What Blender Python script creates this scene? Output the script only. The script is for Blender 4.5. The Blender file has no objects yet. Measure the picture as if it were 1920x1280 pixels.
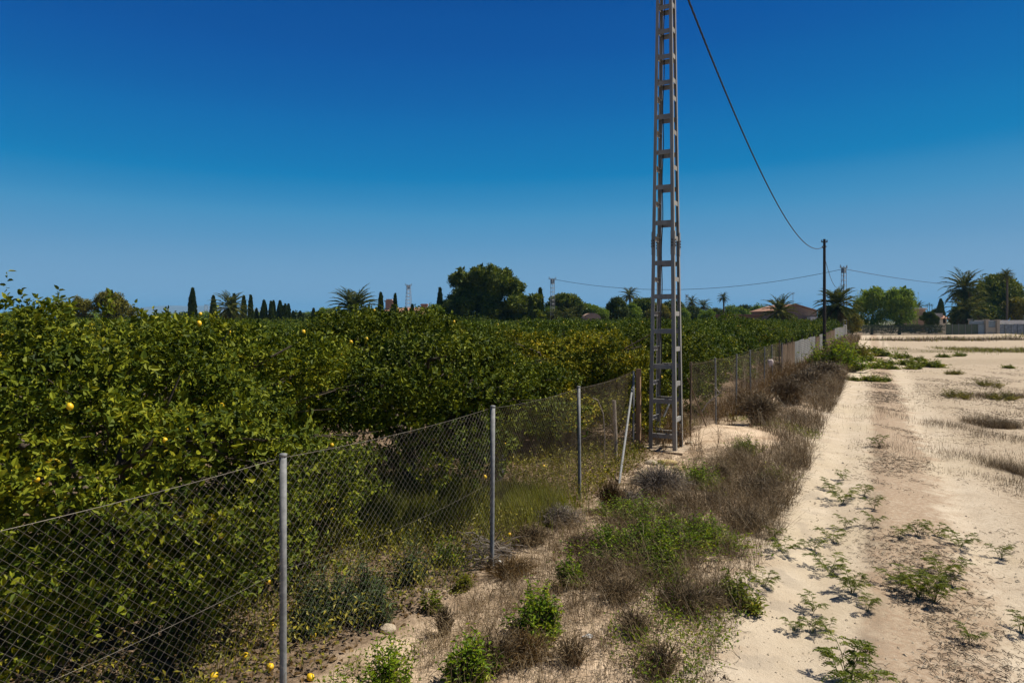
import bpy, math, random
import numpy as np
from mathutils import Vector

rng = np.random.default_rng(11)
random.seed(11)
SC = bpy.context.scene
COL = SC.collection
PI = math.pi

# ------------------------------------------------------------------ camera
CAM_H, FOC = 2.8, 1280.0                       # height of the eye, focal length in photo pixels
cd = bpy.data.cameras.new('camera')
cd.sensor_width = 36.0
cd.lens = 36.0 * FOC / 1920.0
cd.shift_y = -40.0 / 1920.0
cd.clip_start, cd.clip_end = 0.05, 40000
cam = bpy.data.objects.new('camera', cd)
cam.location = (0, 0, CAM_H)
cam.rotation_euler = (PI / 2, 0, 0)
COL.objects.link(cam)
SC.camera = cam

# ------------------------------------------------------------------ sun, sky, exposure
SUN_EL, SUN_AZ = math.radians(57), math.radians(80)      # azimuth clockwise from +Y
sdir = Vector((math.sin(SUN_AZ) * math.cos(SUN_EL), math.cos(SUN_AZ) * math.cos(SUN_EL), math.sin(SUN_EL)))
sl = bpy.data.lights.new('sun', 'SUN')
sl.energy, sl.angle, sl.color = 5.0, math.radians(0.53), (1.0, 0.94, 0.82)
sun = bpy.data.objects.new('sun', sl)
sun.rotation_euler = sdir.to_track_quat('Z', 'Y').to_euler()
sun.location = (20, 5, 40)
COL.objects.link(sun)

w = bpy.data.worlds.new('World')
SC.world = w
w.use_nodes = True
nt = w.node_tree
nt.nodes.clear()
sky = nt.nodes.new('ShaderNodeTexSky')
sky.sky_type = 'NISHITA'
sky.sun_disc = False
sky.sun_elevation, sky.sun_rotation = SUN_EL, SUN_AZ
sky.altitude, sky.air_density, sky.dust_density, sky.ozone_density = 0, 1.0, 0.3, 3.0
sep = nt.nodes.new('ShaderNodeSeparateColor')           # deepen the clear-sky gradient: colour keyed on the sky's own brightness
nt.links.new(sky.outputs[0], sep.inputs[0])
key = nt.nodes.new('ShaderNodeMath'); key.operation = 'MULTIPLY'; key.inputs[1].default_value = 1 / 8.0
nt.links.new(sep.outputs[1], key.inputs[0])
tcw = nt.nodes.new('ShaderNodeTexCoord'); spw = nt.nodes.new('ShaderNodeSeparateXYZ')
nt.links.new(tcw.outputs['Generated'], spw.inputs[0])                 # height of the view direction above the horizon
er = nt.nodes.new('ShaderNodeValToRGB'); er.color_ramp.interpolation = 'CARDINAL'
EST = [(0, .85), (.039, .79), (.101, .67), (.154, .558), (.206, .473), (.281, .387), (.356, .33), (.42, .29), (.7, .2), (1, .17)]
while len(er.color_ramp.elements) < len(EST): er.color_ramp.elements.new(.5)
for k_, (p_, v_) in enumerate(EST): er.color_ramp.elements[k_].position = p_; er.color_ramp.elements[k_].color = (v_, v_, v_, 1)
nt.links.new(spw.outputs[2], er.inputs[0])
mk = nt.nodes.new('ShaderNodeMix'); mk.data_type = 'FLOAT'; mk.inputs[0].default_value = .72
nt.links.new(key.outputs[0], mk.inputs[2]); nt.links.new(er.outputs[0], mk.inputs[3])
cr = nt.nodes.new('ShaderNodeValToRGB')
STOPS = [(1.4, (.028, .048, .105)), (2.15, (.0, .056, .275)), (2.6, (.0, .086, .350)), (3.09, (.0, .136, .413)), (3.8, (.0, .200, .468)), (4.45, (.055, .275, .52)), (5.4, (.135, .325, .54)), (6.5, (.24, .40, .58))]  # first stop dims the unseen upper sky to cut blue fill in shadows
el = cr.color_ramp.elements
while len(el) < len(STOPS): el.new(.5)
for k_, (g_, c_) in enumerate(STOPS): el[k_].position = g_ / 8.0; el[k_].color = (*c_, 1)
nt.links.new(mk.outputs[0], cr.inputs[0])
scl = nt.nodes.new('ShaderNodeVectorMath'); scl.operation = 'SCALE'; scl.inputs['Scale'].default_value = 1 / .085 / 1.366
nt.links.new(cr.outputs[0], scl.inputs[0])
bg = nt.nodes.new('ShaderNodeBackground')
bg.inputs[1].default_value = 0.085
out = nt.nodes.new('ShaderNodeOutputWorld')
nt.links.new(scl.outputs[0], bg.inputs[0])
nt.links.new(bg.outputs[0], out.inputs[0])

SC.view_settings.view_transform = 'Standard'
SC.view_settings.look = 'None'
SC.view_settings.exposure = 0.45
SC.view_settings.gamma = 1.0
SC.render.engine = 'CYCLES'
cy = SC.cycles
cy.max_bounces, cy.diffuse_bounces, cy.glossy_bounces = 6, 2, 2
cy.transmission_bounces, cy.transparent_max_bounces, cy.volume_bounces = 3, 8, 0
cy.caustics_reflective = cy.caustics_refractive = False
try:
    cy.use_denoising = True
    cy.denoiser = 'OPENIMAGEDENOISE'
except Exception:
    pass
SC.render.filter_size = 1.3

# ------------------------------------------------------------------ small helpers
def ax(px, Y): return (px - 960.0) / FOC * Y
def az(py, Y): return CAM_H - (py - 600.0) / FOC * Y
def gy(py): return CAM_H * FOC / (py - 600.0)            # distance at which flat ground shows at that row

def unit(v):
    return v / np.maximum(np.linalg.norm(v, axis=-1, keepdims=True), 1e-9)

def rdirs(n):
    return unit(rng.normal(size=(n, 3)))

def build(name, parts, mats, parent=None, loc=(0, 0, 0), smooth=False):
    """parts: list of (V, F or list of F, material index)."""
    vs, loops, starts, mi = [], [], [], []
    off = nl = 0
    for V, Fs, m in parts:
        V = np.asarray(V, float).reshape(-1, 3)
        if not isinstance(Fs, (list, tuple)): Fs = [Fs]
        for F in Fs:
            F = np.asarray(F, np.int64)
            if F.size == 0: continue
            k = F.shape[1]
            loops.append((F + off).ravel())
            starts.append(nl + np.arange(F.shape[0]) * k)
            mi.append(np.full(F.shape[0], m))
            nl += F.size
        vs.append(V); off += len(V)
    V = np.concatenate(vs); L = np.concatenate(loops); S = np.concatenate(starts); MI = np.concatenate(mi)
    me = bpy.data.meshes.new(name)
    me.vertices.add(len(V)); me.vertices.foreach_set('co', V.astype(np.float32).ravel())
    me.loops.add(len(L)); me.loops.foreach_set('vertex_index', L.astype(np.int32))
    me.polygons.add(len(S)); me.polygons.foreach_set('loop_start', S.astype(np.int32))
    me.polygons.foreach_set('material_index', MI.astype(np.int32))
    me.polygons.foreach_set('use_smooth', np.full(len(S), bool(smooth)))
    for m in (mats if isinstance(mats, (list, tuple)) else [mats]): me.materials.append(m)
    me.update(calc_edges=True)
    o = bpy.data.objects.new(name, me)
    COL.objects.link(o)
    o.location = loc
    if parent is not None: o.parent = parent
    return o

def tag(o, label=None, cat=None, group=None, kind=None):
    if label: o['label'] = label
    if cat: o['category'] = cat
    if group: o['group'] = group
    if kind: o['kind'] = kind
    return o

def thing(name, label, cat, loc=(0, 0, 0), rz=0.0, group=None):
    o = bpy.data.objects.new(name, None)
    o.empty_display_size = 0.2
    COL.objects.link(o)
    o.location = loc; o.rotation_euler = (0, 0, rz)
    return tag(o, label, cat, group)

def copy_tree(o, parent=None):
    c = o.copy(); COL.objects.link(c)
    if parent is not None: c.parent = parent
    for ch in list(o.children): copy_tree(ch, c)
    return c

def place(proto, used, loc, rz, scale, label, group=None):
    """first call moves the prototype itself, later calls copy the thing and its parts"""
    o = copy_tree(proto) if used else proto
    o.location = loc; o.rotation_euler = (0, 0, rz)
    o.scale = scale if isinstance(scale, tuple) else (scale,) * 3
    o['label'] = label
    if group: o['group'] = group
    elif 'group' in o.keys(): del o['group']
    return o

def box(c, s, ux=(1, 0, 0), uy=(0, 1, 0), uz=(0, 0, 1), m=0, taper=1.0):
    c, ux, uy, uz = (np.asarray(a, float) for a in (c, ux, uy, uz))
    V = []
    for z in (-1, 1):
        t = taper if z > 0 else 1.0
        for x, y in ((-1, -1), (1, -1), (1, 1), (-1, 1)):
            V.append(c + ux * x * s[0] / 2 * t + uy * y * s[1] / 2 * t + uz * z * s[2] / 2)
    F = [(3, 2, 1, 0), (4, 5, 6, 7), (0, 1, 5, 4), (1, 2, 6, 5), (2, 3, 7, 6), (3, 0, 4, 7)]
    return (np.array(V), np.array(F), m)

def tubes(P, r, sides=3, m=0, caps=False):
    """P (n,k,3) polylines, r scalar or (n,k)."""
    P = np.asarray(P, float)
    if P.ndim == 2: P = P[None]
    n, k, _ = P.shape
    r = np.broadcast_to(np.asarray(r, float), (n, k))
    T = unit(np.gradient(P, axis=1))
    ref = np.where(np.abs(T[..., 2:3]) > 0.8, np.array([1.0, 0, 0]), np.array([0, 0, 1.0]))
    ref = ref[:, :1].repeat(k, 1)
    A = unit(np.cross(T, ref)); B = np.cross(T, A)
    ang = np.arange(sides) / sides * 2 * PI
    V = P[:, :, None] + r[..., None, None] * (np.cos(ang)[:, None] * A[:, :, None] + np.sin(ang)[:, None] * B[:, :, None])
    V = V.reshape(-1, 3)
    i = np.arange(n)[:, None, None] * k * sides
    j = np.arange(k - 1)[None, :, None] * sides
    s = np.arange(sides)[None, None, :]; s2 = (s + 1) % sides
    F = np.stack([i + j + s, i + j + s2, i + j + sides + s2, i + j + sides + s], -1).reshape(-1, 4)
    Fs = [F]
    if caps:
        base = np.arange(n)[:, None] * k * sides
        Fs.append(base + np.arange(sides)[::-1][None]); Fs.append(base + (k - 1) * sides + np.arange(sides)[None])
    return (V, Fs, m)

def ribbons(P, wdt, side, m=0):
    """flat strips: P (n,k,3), width (n,k), side (n,3)"""
    n, k, _ = P.shape
    wdt = np.broadcast_to(np.asarray(wdt, float), (n, k))
    V = np.stack([P - side[:, None] * wdt[..., None] / 2, P + side[:, None] * wdt[..., None] / 2], 2).reshape(-1, 3)
    i = np.arange(n)[:, None] * k * 2; j = np.arange(k - 1)[None] * 2
    b = i + j
    F = np.stack([b, b + 1, b + 3, b + 2], -1).reshape(-1, 4)
    return (V, F, m)

def leaves(P, D, N, L, W, full=True, m=0, fold=0.22, droop=0.18):
    P, D, N = np.asarray(P), unit(D), np.asarray(N)
    N = unit(N - D * (N * D).sum(-1, keepdims=True)); S = np.cross(D, N)
    L = np.broadcast_to(np.asarray(L, float), (len(P),))[:, None]; W = np.broadcast_to(np.asarray(W, float), (len(P),))[:, None]
    tip = P + D * L - N * L * droop
    i = np.arange(len(P))[:, None]
    if full:
        a, b = P + D * L * .32 + N * W * fold, P + D * L * .7 + N * (W * fold - L * droop * .4)
        V = np.stack([P, a + S * W * .5, b + S * W * .38, tip, b - S * W * .38, a - S * W * .5], 1).reshape(-1, 3)
        F = np.concatenate([i * 6 + np.array([[0, 1, 2, 3]]), i * 6 + np.array([[0, 3, 4, 5]])])
    else:
        a = P + D * L * .45 + N * W * fold
        V = np.stack([P, a + S * W * .5, tip, a - S * W * .5], 1).reshape(-1, 3)
        F = np.concatenate([i * 4 + np.array([[0, 1, 2]]), i * 4 + np.array([[0, 2, 3]])])
    return (V, F, m)

def lumps(D, seed, n=14, f=3.0):
    r = np.random.default_rng(seed)
    w_ = r.normal(size=(n, 3)) * f; ph = r.uniform(0, 2 * PI, n)
    return np.cos(D @ w_.T + ph).sum(-1) / math.sqrt(n)

def ellipsoid(c, s, nu=12, nv=8, seed=None, amp=0.0, m=0):
    u = np.arange(nu) / nu * 2 * PI; v = np.linspace(-PI / 2, PI / 2, nv)
    D = np.stack([np.cos(v)[:, None] * np.cos(u), np.cos(v)[:, None] * np.sin(u), np.sin(v)[:, None] * np.ones(nu)], -1).reshape(-1, 3)
    k = 1 + (amp * lumps(D, seed, 10, 2.2) if seed is not None else 0)
    V = np.asarray(c) + D * np.asarray(s) * (k[:, None] if seed is not None else 1)
    F = [((j) * nu + i, j * nu + (i + 1) % nu, (j + 1) * nu + (i + 1) % nu, (j + 1) * nu + i) for j in range(nv - 1) for i in range(nu)]
    return (V, np.array(F), m)

_nr = np.random.default_rng(3)
_NW = [(_nr.normal(size=2) * f, _nr.uniform(0, 6.28), a) for f, a in ((.35, .5), (.35, .5), (.8, .35), (.8, .35), (1.7, .25), (1.9, .25), (4, .16), (4.5, .16), (5, .16), (9, .09), (10, .09), (11, .09), (19, .05), (23, .05), (21, .05))]
def noise2(x, y):
    return sum(a * np.cos(x * w_[0] + y * w_[1] + p) for w_, p, a in _NW)

SL = 0.525                                          # the fence and the track run along X = c + SL*Y
def ground_z(x, y):
    x = np.asarray(x, float); y = np.asarray(y, float)
    u = x - SL * y
    near = np.exp(-(np.hypot(x, y) / 70.0) ** 2)
    onpath = 1 / (1 + np.exp(-(u + 1.5) * 4))
    z = noise2(x, y) * (.016 + .030 * (1 - onpath)) * near
    z += .07 * np.exp(-((u + 2.6) / .8) ** 2) * near
    for c in (-.60, 1.42): z -= .045 * np.exp(-((u - c) / .28) ** 2) * near
    z += .16 * np.exp(-(((x - 5.2) / 1.1) ** 2 + ((y - 16.2) / 1.4) ** 2))
    z -= .11 * np.exp(-(((x - 3.75) / .9) ** 2 + ((y - 13.4) / .7) ** 2))
    z += .55 * np.exp(-(((x - 86) / 4.5) ** 2 + ((y - 121) / 3.5) ** 2))
    return z
def gz(x, y): return float(ground_z(x, y))

# ------------------------------------------------------------------ materials
def new_mat(name):
    m = bpy.data.materials.new(name); m.use_nodes = True
    t = m.node_tree; t.nodes.clear()
    o = t.nodes.new('ShaderNodeOutputMaterial')
    p = t.nodes.new('ShaderNodeBsdfPrincipled')
    t.links.new(p.outputs[0], o.inputs[0])
    return m, t, p, o

def ramp(t, fac, stops, interp='LINEAR'):
    r = t.nodes.new('ShaderNodeValToRGB'); r.color_ramp.interpolation = interp
    e = r.color_ramp.elements
    while len(e) < len(stops): e.new(0.5)
    for i, (p, c) in enumerate(stops):
        e[i].position = p; e[i].color = (*c, 1) if len(c) == 3 else c
    t.links.new(fac, r.inputs[0]); return r.outputs[0]

def noise(t, scale, detail=4, rough=.6, vec=None, dim='3D'):
    n = t.nodes.new('ShaderNodeTexNoise'); n.inputs['Scale'].default_value = scale
    n.inputs['Detail'].default_value = detail; n.inputs['Roughness'].default_value = rough
    if vec is not None: t.links.new(vec, n.inputs['Vector'])
    return n.outputs['Fac']

def mixc(t, fac, a, b, mode='MIX'):
    n = t.nodes.new('ShaderNodeMix'); n.data_type = 'RGBA'; n.blend_type = mode
    for k, v in ((0, fac), (6, a), (7, b)):
        if isinstance(v, (int, float)): n.inputs[k].default_value = v
        elif isinstance(v, tuple): n.inputs[k].default_value = (*v, 1)
        else: t.links.new(v, n.inputs[k])
    return n.outputs[2]

def mth(t, op, a, b=None, c=None):
    n = t.nodes.new('ShaderNodeMath'); n.operation = op
    for i, v in enumerate((a, b, c)):
        if v is None: continue
        if isinstance(v, (int, float)): n.inputs[i].default_value = v
        else: t.links.new(v, n.inputs[i])
    return n.outputs[0]

def mapr(t, v, a, b, c=0.0, d=1.0, smooth=True):
    n = t.nodes.new('ShaderNodeMapRange'); n.interpolation_type = 'SMOOTHSTEP' if smooth else 'LINEAR'
    t.links.new(v, n.inputs[0])
    for i, x in enumerate((a, b, c, d)): n.inputs[i + 1].default_value = x
    return n.outputs[0]

def bump(t, p, h, s, dist=0.02):
    b = t.nodes.new('ShaderNodeBump'); b.inputs['Strength'].default_value = s; b.inputs['Distance'].default_value = dist
    t.links.new(h, b.inputs['Height']); t.links.new(b.outputs[0], p.inputs['Normal'])

def foliage(name, stops, trans=.20, rough=.5, clump=.9, spec=.18, tcol=(1.3, 1.25, .5)):
    """colour from leaf to leaf, with slow drifts of hue from clump to clump"""
    m, t, p, o = new_mat(name)
    g = t.nodes.new('ShaderNodeNewGeometry')
    tc = t.nodes.new('ShaderNodeTexCoord')
    oi = t.nodes.new('ShaderNodeObjectInfo')
    n = noise(t, clump, 3, .6, tc.outputs['Object'])
    f = mth(t, 'ADD', mth(t, 'MULTIPLY', g.outputs['Random Per Island'], .62), mth(t, 'MULTIPLY', mth(t, 'SUBTRACT', n, .32), 1.0))
    f = mth(t, 'ADD', f, mth(t, 'MULTIPLY', mth(t, 'SUBTRACT', oi.outputs['Random'], .5), .12))
    c = ramp(t, f, stops)
    t.links.new(c, p.inputs['Base Color'])
    p.inputs['Roughness'].default_value = rough
    p.inputs['Specular IOR Level'].default_value = spec
    tr = t.nodes.new('ShaderNodeBsdfTranslucent')
    t.links.new(mixc(t, 1.0, c, tcol, 'MULTIPLY'), tr.inputs[0])
    mx = t.nodes.new('ShaderNodeMixShader'); mx.inputs[0].default_value = trans
    t.links.new(p.outputs[0], mx.inputs[1]); t.links.new(tr.outputs[0], mx.inputs[2]); t.links.new(mx.outputs[0], o.inputs[0])
    return m

def plain(name, c1, c2, scale=6, rough=.7, metal=0.0, bmp=.3, dist=.01, spec=.4, stretch=None, isl=0.0):
    m, t, p, o = new_mat(name)
    tc = t.nodes.new('ShaderNodeTexCoord'); v = tc.outputs['Object']
    if stretch:
        mp = t.nodes.new('ShaderNodeMapping'); mp.inputs['Scale'].default_value = stretch
        t.links.new(v, mp.inputs[0]); v = mp.outputs[0]
    n = noise(t, scale, 6, .65, v)
    f = mapr(t, n, .3, .7)
    if isl:
        g = t.nodes.new('ShaderNodeNewGeometry')
        f = mth(t, 'ADD', mth(t, 'MULTIPLY', f, 1 - isl), mth(t, 'MULTIPLY', g.outputs['Random Per Island'], isl))
    t.links.new(mixc(t, f, c1, c2), p.inputs['Base Color'])
    p.inputs['Roughness'].default_value = rough; p.inputs['Metallic'].default_value = metal
    p.inputs['Specular IOR Level'].default_value = spec
    if bmp: bump(t, p, noise(t, scale * 4, 5, .7, v), bmp, dist)
    return m

M = {}
M['lemon_leaf'] = foliage('lemon_leaf', [(0, (.011, .021, .002)), (.25, (.036, .059, .004)), (.5, (.092, .118, .007)), (.75, (.185, .205, .011)), (.93, (.30, .28, .015)), (1, (.44, .30, .014))], trans=.14, rough=.6, spec=.14, clump=1.1)
M['lemon_leaf_pale'] = foliage('lemon_leaf_pale', [(0, (0.022, 0.037, 0.002)), (.28, (0.068, 0.090, 0.004)), (.5, (0.157, 0.167, 0.009)), (.75, (0.300, 0.262, 0.013)), (1, (0.520, 0.371, 0.014))], trans=.14, rough=.6, spec=.14, clump=1.0)
M['lemon_leaf_far'] = foliage('lemon_leaf_far', [(0, (0.013, 0.030, 0.004)), (.35, (0.043, 0.075, 0.005)), (.6, (0.098, 0.138, 0.008)), (.85, (0.195, 0.213, 0.013)), (1, (0.390, 0.299, 0.019))], trans=.14, rough=.6, spec=.14, clump=.8)
M['bark'] = plain('bark', (.05, .038, .027), (.13, .10, .072), 14, .9, bmp=.6)
M['pale_bark'] = plain('pale_bark', (.20, .16, .12), (.36, .30, .24), 14, .9, bmp=.6)
M['lemon'] = plain('lemon_peel', (.72, .42, .012), (.80, .52, .02), 30, .42, bmp=.25, dist=.002)
M['pine_leaf'] = foliage('pine_needles', [(0, (0.029, 0.050, 0.006)), (.35, (0.080, 0.113, 0.013)), (.65, (0.173, 0.204, 0.018)), (1, (0.318, 0.304, 0.024))], trans=.12, clump=.45)
M['tree_leaf'] = foliage('broad_leaves', [(0, (0.035, 0.066, 0.010)), (.35, (0.091, 0.153, 0.013)), (.65, (0.189, 0.266, 0.022)), (1, (0.376, 0.406, 0.036))], trans=.2, clump=.5)
M['olive_leaf'] = foliage('olive_brown_leaves', [(0, (0.052, 0.050, 0.010)), (.4, (0.129, 0.126, 0.017)), (.7, (0.245, 0.216, 0.024)), (1, (0.403, 0.330, 0.036))], trans=.15, clump=.5)
M['willow_leaf'] = foliage('pepper_tree_leaves', [(0, (0.046, 0.085, 0.018)), (.4, (0.129, 0.204, 0.031)), (.7, (0.245, 0.330, 0.038)), (1, (0.432, 0.482, 0.054))], trans=.25, clump=.5)
M['dark_leaf'] = foliage('dark_leaves', [(0, (0.023, 0.042, 0.006)), (.45, (0.057, 0.085, 0.011)), (.75, (0.129, 0.157, 0.017)), (1, (0.261, 0.253, 0.024))], trans=.12, clump=.4)
M['cypress_leaf'] = foliage('cypress_sprays', [(0, (0.020, 0.038, 0.006)), (.5, (0.052, 0.081, 0.013)), (1, (0.129, 0.164, 0.022))], trans=.08, clump=.7)
M['frond'] = foliage('palm_leaflets', [(0, (0.025, 0.035, 0.008)), (.4, (0.067, 0.084, 0.016)), (.75, (0.146, 0.158, 0.030)), (1, (0.293, 0.235, 0.060))], trans=.15, clump=.5)
M['dry_frond'] = foliage('dry_palm_leaflets', [(0, (0.042, 0.029, 0.013)), (.5, (0.118, 0.084, 0.034)), (1, (0.235, 0.176, 0.076))], trans=.1, clump=.6)
M['weed_leaf'] = foliage('weed_leaflets', [(0, (0.044, 0.067, 0.009)), (.4, (0.110, 0.141, 0.016)), (.8, (0.206, 0.222, 0.023)), (1, (0.354, 0.269, 0.044))], trans=.3, clump=2.0)
M['green_leaf'] = foliage('low_green_leaves', [(0, (0.034, 0.067, 0.003)), (.35, (0.095, 0.166, 0.007)), (.65, (0.197, 0.267, 0.009)), (.9, (0.329, 0.337, 0.017)), (1, (0.432, 0.363, 0.028))], trans=.3, clump=2.2)
M['blue_leaf'] = foliage('blue_green_leaves', [(0, (0.031, 0.051, 0.022)), (.5, (0.076, 0.114, 0.044)), (1, (0.166, 0.201, 0.069))], trans=.25, clump=3)
M['grass_green'] = foliage('green_grass', [(0, (0.049, 0.067, 0.004)), (.5, (0.141, 0.158, 0.009)), (1, (0.304, 0.268, 0.032))], trans=.3, clump=2.5)
M['dry_grass'] = foliage('dry_grass_stems', [(0, (.045, .028, .013)), (.35, (.12, .080, .038)), (.65, (.25, .175, .088)), (1, (.46, .34, .19))], trans=.12, clump=1.2, tcol=(1, 1, 1))
M['dark_dry'] = foliage('dark_dry_stems', [(0, (.024, .015, .007)), (.32, (.075, .050, .025)), (.6, (.19, .135, .072)), (1, (.40, .30, .17))], trans=.08, clump=1.2, tcol=(1, 1, 1))
M['grey_twig'] = foliage('grey_twigs', [(0, (.06, .046, .034)), (.5, (.16, .13, .105)), (1, (.34, .29, .24))], trans=.05, clump=2, tcol=(1, 1, 1))
M['rust_twig'] = foliage('rust_brown_twigs', [(0, (.05, .026, .009)), (.5, (.13, .075, .024)), (1, (.26, .17, .06))], trans=.1, clump=2, tcol=(1, 1, 1))
M['straw'] = foliage('straw_bits', [(0, (.07, .05, .032)), (.5, (.20, .15, .095)), (1, (.42, .34, .22))], trans=.05, clump=2, tcol=(1, 1, 1))
M['dead_leaf'] = foliage('dead_leaves', [(0, (.05, .03, .014)), (.5, (.15, .09, .035)), (.85, (.27, .18, .07)), (1, (.42, .28, .06))], trans=.1, clump=2, tcol=(1, 1, 1))
M['galv'] = plain('galvanised_steel', (.15, .152, .152), (.25, .25, .245), 18, .72, .08, .15, .002)
M['wire'] = plain('galvanised_wire', (0.102, 0.085, 0.066), (0.178, 0.157, 0.128), 5, .55, .3, 0)
M['rust_wire'] = plain('rusty_wire', (0.085, 0.053, 0.031), (0.162, 0.119, 0.081), 3, .8, .1, 0)
M['tower'] = plain('tower_paint', (.18, .172, .16), (.28, .268, .248), 3.5, .75, .0, .35, .004, stretch=(1, 1, .3))
M['tower_dark'] = plain('bolt_steel', (.05, .05, .05), (.10, .09, .08), 20, .6, .6, 0)
M['concrete'] = plain('concrete', (.30, .225, .155), (.50, .39, .275), 5, .9, 0, .6, .02)
M['cable'] = plain('black_cable', (.012, .012, .014), (.02, .02, .022), 8, .5, 0, 0)
M['wood_pole'] = plain('tarred_pole', (.018, .014, .011), (.05, .038, .028), 9, .85, 0, .5, .01, stretch=(1, 1, .1))
M['brown_post'] = plain('red_brown_post', (.20, .115, .062), (.33, .21, .125), 12, .85, 0, .5, .006, stretch=(1, 1, .15))
M['reed'] = plain('reed_screen', (.085, .055, .032), (.20, .135, .082), 22, .9, 0, .7, .01, stretch=(1, 1, .05))
M['sheet'] = plain('weathered_sheet', (.10, .098, .09), (.17, .165, .155), 1.2, .75, .0, .1, .004)
M['rock'] = plain('pale_rock', (.34, .27, .19), (.54, .45, .33), 6, .95, 0, .8, .03)
M['yellow_rock'] = plain('ochre_rock', (.32, .23, .10), (.50, .38, .19), 6, .95, 0, .8, .03)
M['plastic'] = plain('white_plastic', (.50, .50, .50), (.72, .71, .69), 9, .5, 0, .3, .01)
M['guard'] = plain('pale_pink_plastic', (.42, .33, .29), (.60, .50, .45), 9, .7, 0, .3, .01)
M['wall_pink'] = plain('pink_render', (.38, .24, .16), (.47, .31, .21), 2, .9, 0, .2, .01)
M['wall_brown'] = plain('brown_render', (.20, .135, .10), (.27, .19, .14), 2, .9, 0, .2, .01)
M['wall_white'] = plain('white_render', (.62, .60, .56), (.76, .74, .70), 1.5, .9, 0, .2, .01)
M['roof_tile'] = plain('terracotta_tiles', (0.240, 0.116, 0.068), (0.368, 0.200, 0.124), 7, .85, 0, .7, .03)
M['glass_dark'] = plain('dark_window', (.015, .018, .02), (.03, .035, .04), 3, .15, 0, 0)
M['green_paint'] = plain('dark_green_paint', (.018, .030, .022), (.035, .05, .036), 6, .6, 0, 0)
M['green_screen'] = plain('faded_green_screen', (.060, .085, .058), (.105, .125, .085), 4, .9, 0, .3, .01, stretch=(3, 3, .2))
M['gate_blue'] = plain('blue_grey_paint', (.16, .215, .25), (.24, .29, .32), 4, .6, .1, 0)
M['pillar'] = plain('cream_pillar', (.30, .265, .21), (.40, .355, .285), 4, .9, 0, .3, .01)
M['blue_wall'] = plain('blue_grey_wall', (.12, .145, .175), (.25, .28, .31), 2.2, .8, 0, .3, .01, stretch=(1, 1, 1))
M['mast'] = plain('far_galvanised_mast', (.25, .26, .27), (.36, .36, .37), 2, .7, .1, 0)

def ground_material():
    m, t, p, o = new_mat('sandy_soil')
    g = t.nodes.new('ShaderNodeNewGeometry'); pos = g.outputs['Position']
    s = t.nodes.new('ShaderNodeSeparateXYZ'); t.links.new(pos, s.inputs[0])
    X, Y = s.outputs[0], s.outputs[1]
    u = mth(t, 'MULTIPLY_ADD', Y, -SL, X)
    n_big = noise(t, .35, 5, .6, pos); n_mid = noise(t, 1.7, 6, .65, pos); n_fine = noise(t, 14, 6, .7, pos); n_grit = noise(t, 70, 4, .75, pos)
    uw = mth(t, 'MULTIPLY_ADD', mth(t, 'SUBTRACT', n_mid, .5), 1.6, u)
    sand = mixc(t, mapr(t, n_mid, .3, .72), (.440, .352, .257), (.548, .458, .348))
    sand = mixc(t, mapr(t, n_big, .4, .68, 0, .55), sand, (.465, .38, .262))
    verge = mixc(t, mapr(t, n_mid, .32, .60), (.36, .255, .165), (.60, .46, .325))
    verge = mixc(t, mapr(t, n_fine, .55, .74, 0, .5), verge, (.20, .13, .08))
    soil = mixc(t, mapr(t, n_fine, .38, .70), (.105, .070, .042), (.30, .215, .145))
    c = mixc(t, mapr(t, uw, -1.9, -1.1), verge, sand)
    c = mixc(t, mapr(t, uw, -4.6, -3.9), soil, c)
    # damp stains, painted clod shadows and the strip of crushed stubble between the wheel ways
    uc = mth(t, 'ABSOLUTE', mth(t, 'ADD', mth(t, 'MULTIPLY_ADD', Y, -.545, X), .10))
    strip = mth(t, 'MULTIPLY', mapr(t, uc, .26, .03), mapr(t, noise(t, 2.6, 5, .7, pos), .36, .58, .2, .8))
    c = mixc(t, strip, c, (.20, .15, .105))
    wide = mth(t, 'MULTIPLY', mapr(t, mth(t, 'ABSOLUTE', mth(t, 'ADD', uw, -.58)), .75, .35), mapr(t, n_fine, .36, .60, .40, .95))
    c = mixc(t, wide, c, (.33, .235, .158))
    fl = mth(t, 'MULTIPLY', mapr(t, uw, -1.0, .2), mapr(t, noise(t, 26, 4, .6, pos), .56, .66, 0, .55))  # dark flecks painted in for the short shadows of clods
    c = mixc(t, fl, c, (.25, .185, .125))
    st = mth(t, 'MULTIPLY', mapr(t, mth(t, 'ABSOLUTE', mth(t, 'ADD', u, .95)), .34, .08), mapr(t, noise(t, 1.9, 3, .5, pos), .53, .60, 0, .5))
    c = mixc(t, st, c, (.34, .28, .215))
    right = mth(t, 'MULTIPLY', mapr(t, uw, 1.7, 2.3), mapr(t, n_fine, .40, .60, .20, .85))
    c = mixc(t, right, c, (.29, .22, .15))
    # stripes of weedy soil across the far field
    yb = mth(t, 'MULTIPLY_ADD', mth(t, 'SUBTRACT', n_big, .5), 7.0, Y)
    for y0, hw, k in ((62, 4.5, .75), (96, 4.0, .8), (46, 4, .25)):
        b = mth(t, 'MULTIPLY', mapr(t, mth(t, 'ABSOLUTE', mth(t, 'ADD', yb, -float(y0))), hw, hw * .5), mapr(t, n_mid, .38, .55, 0, k))
        c = mixc(t, b, c, (.13, .105, .055))
    c = mixc(t, mapr(t, n_grit, .60, .74, 0, .45), c, (.20, .15, .10))
    c = mixc(t, mapr(t, Y, 150, 260), c, (.12, .115, .06))
    t.links.new(c, p.inputs['Base Color'])
    p.inputs['Roughness'].default_value = .95; p.inputs['Specular IOR Level'].default_value = .15
    h = mth(t, 'ADD', mth(t, 'MULTIPLY', n_fine, .8), mth(t, 'MULTIPLY', n_grit, .35))
    bump(t, p, h, .7, .04)
    return m
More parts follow.
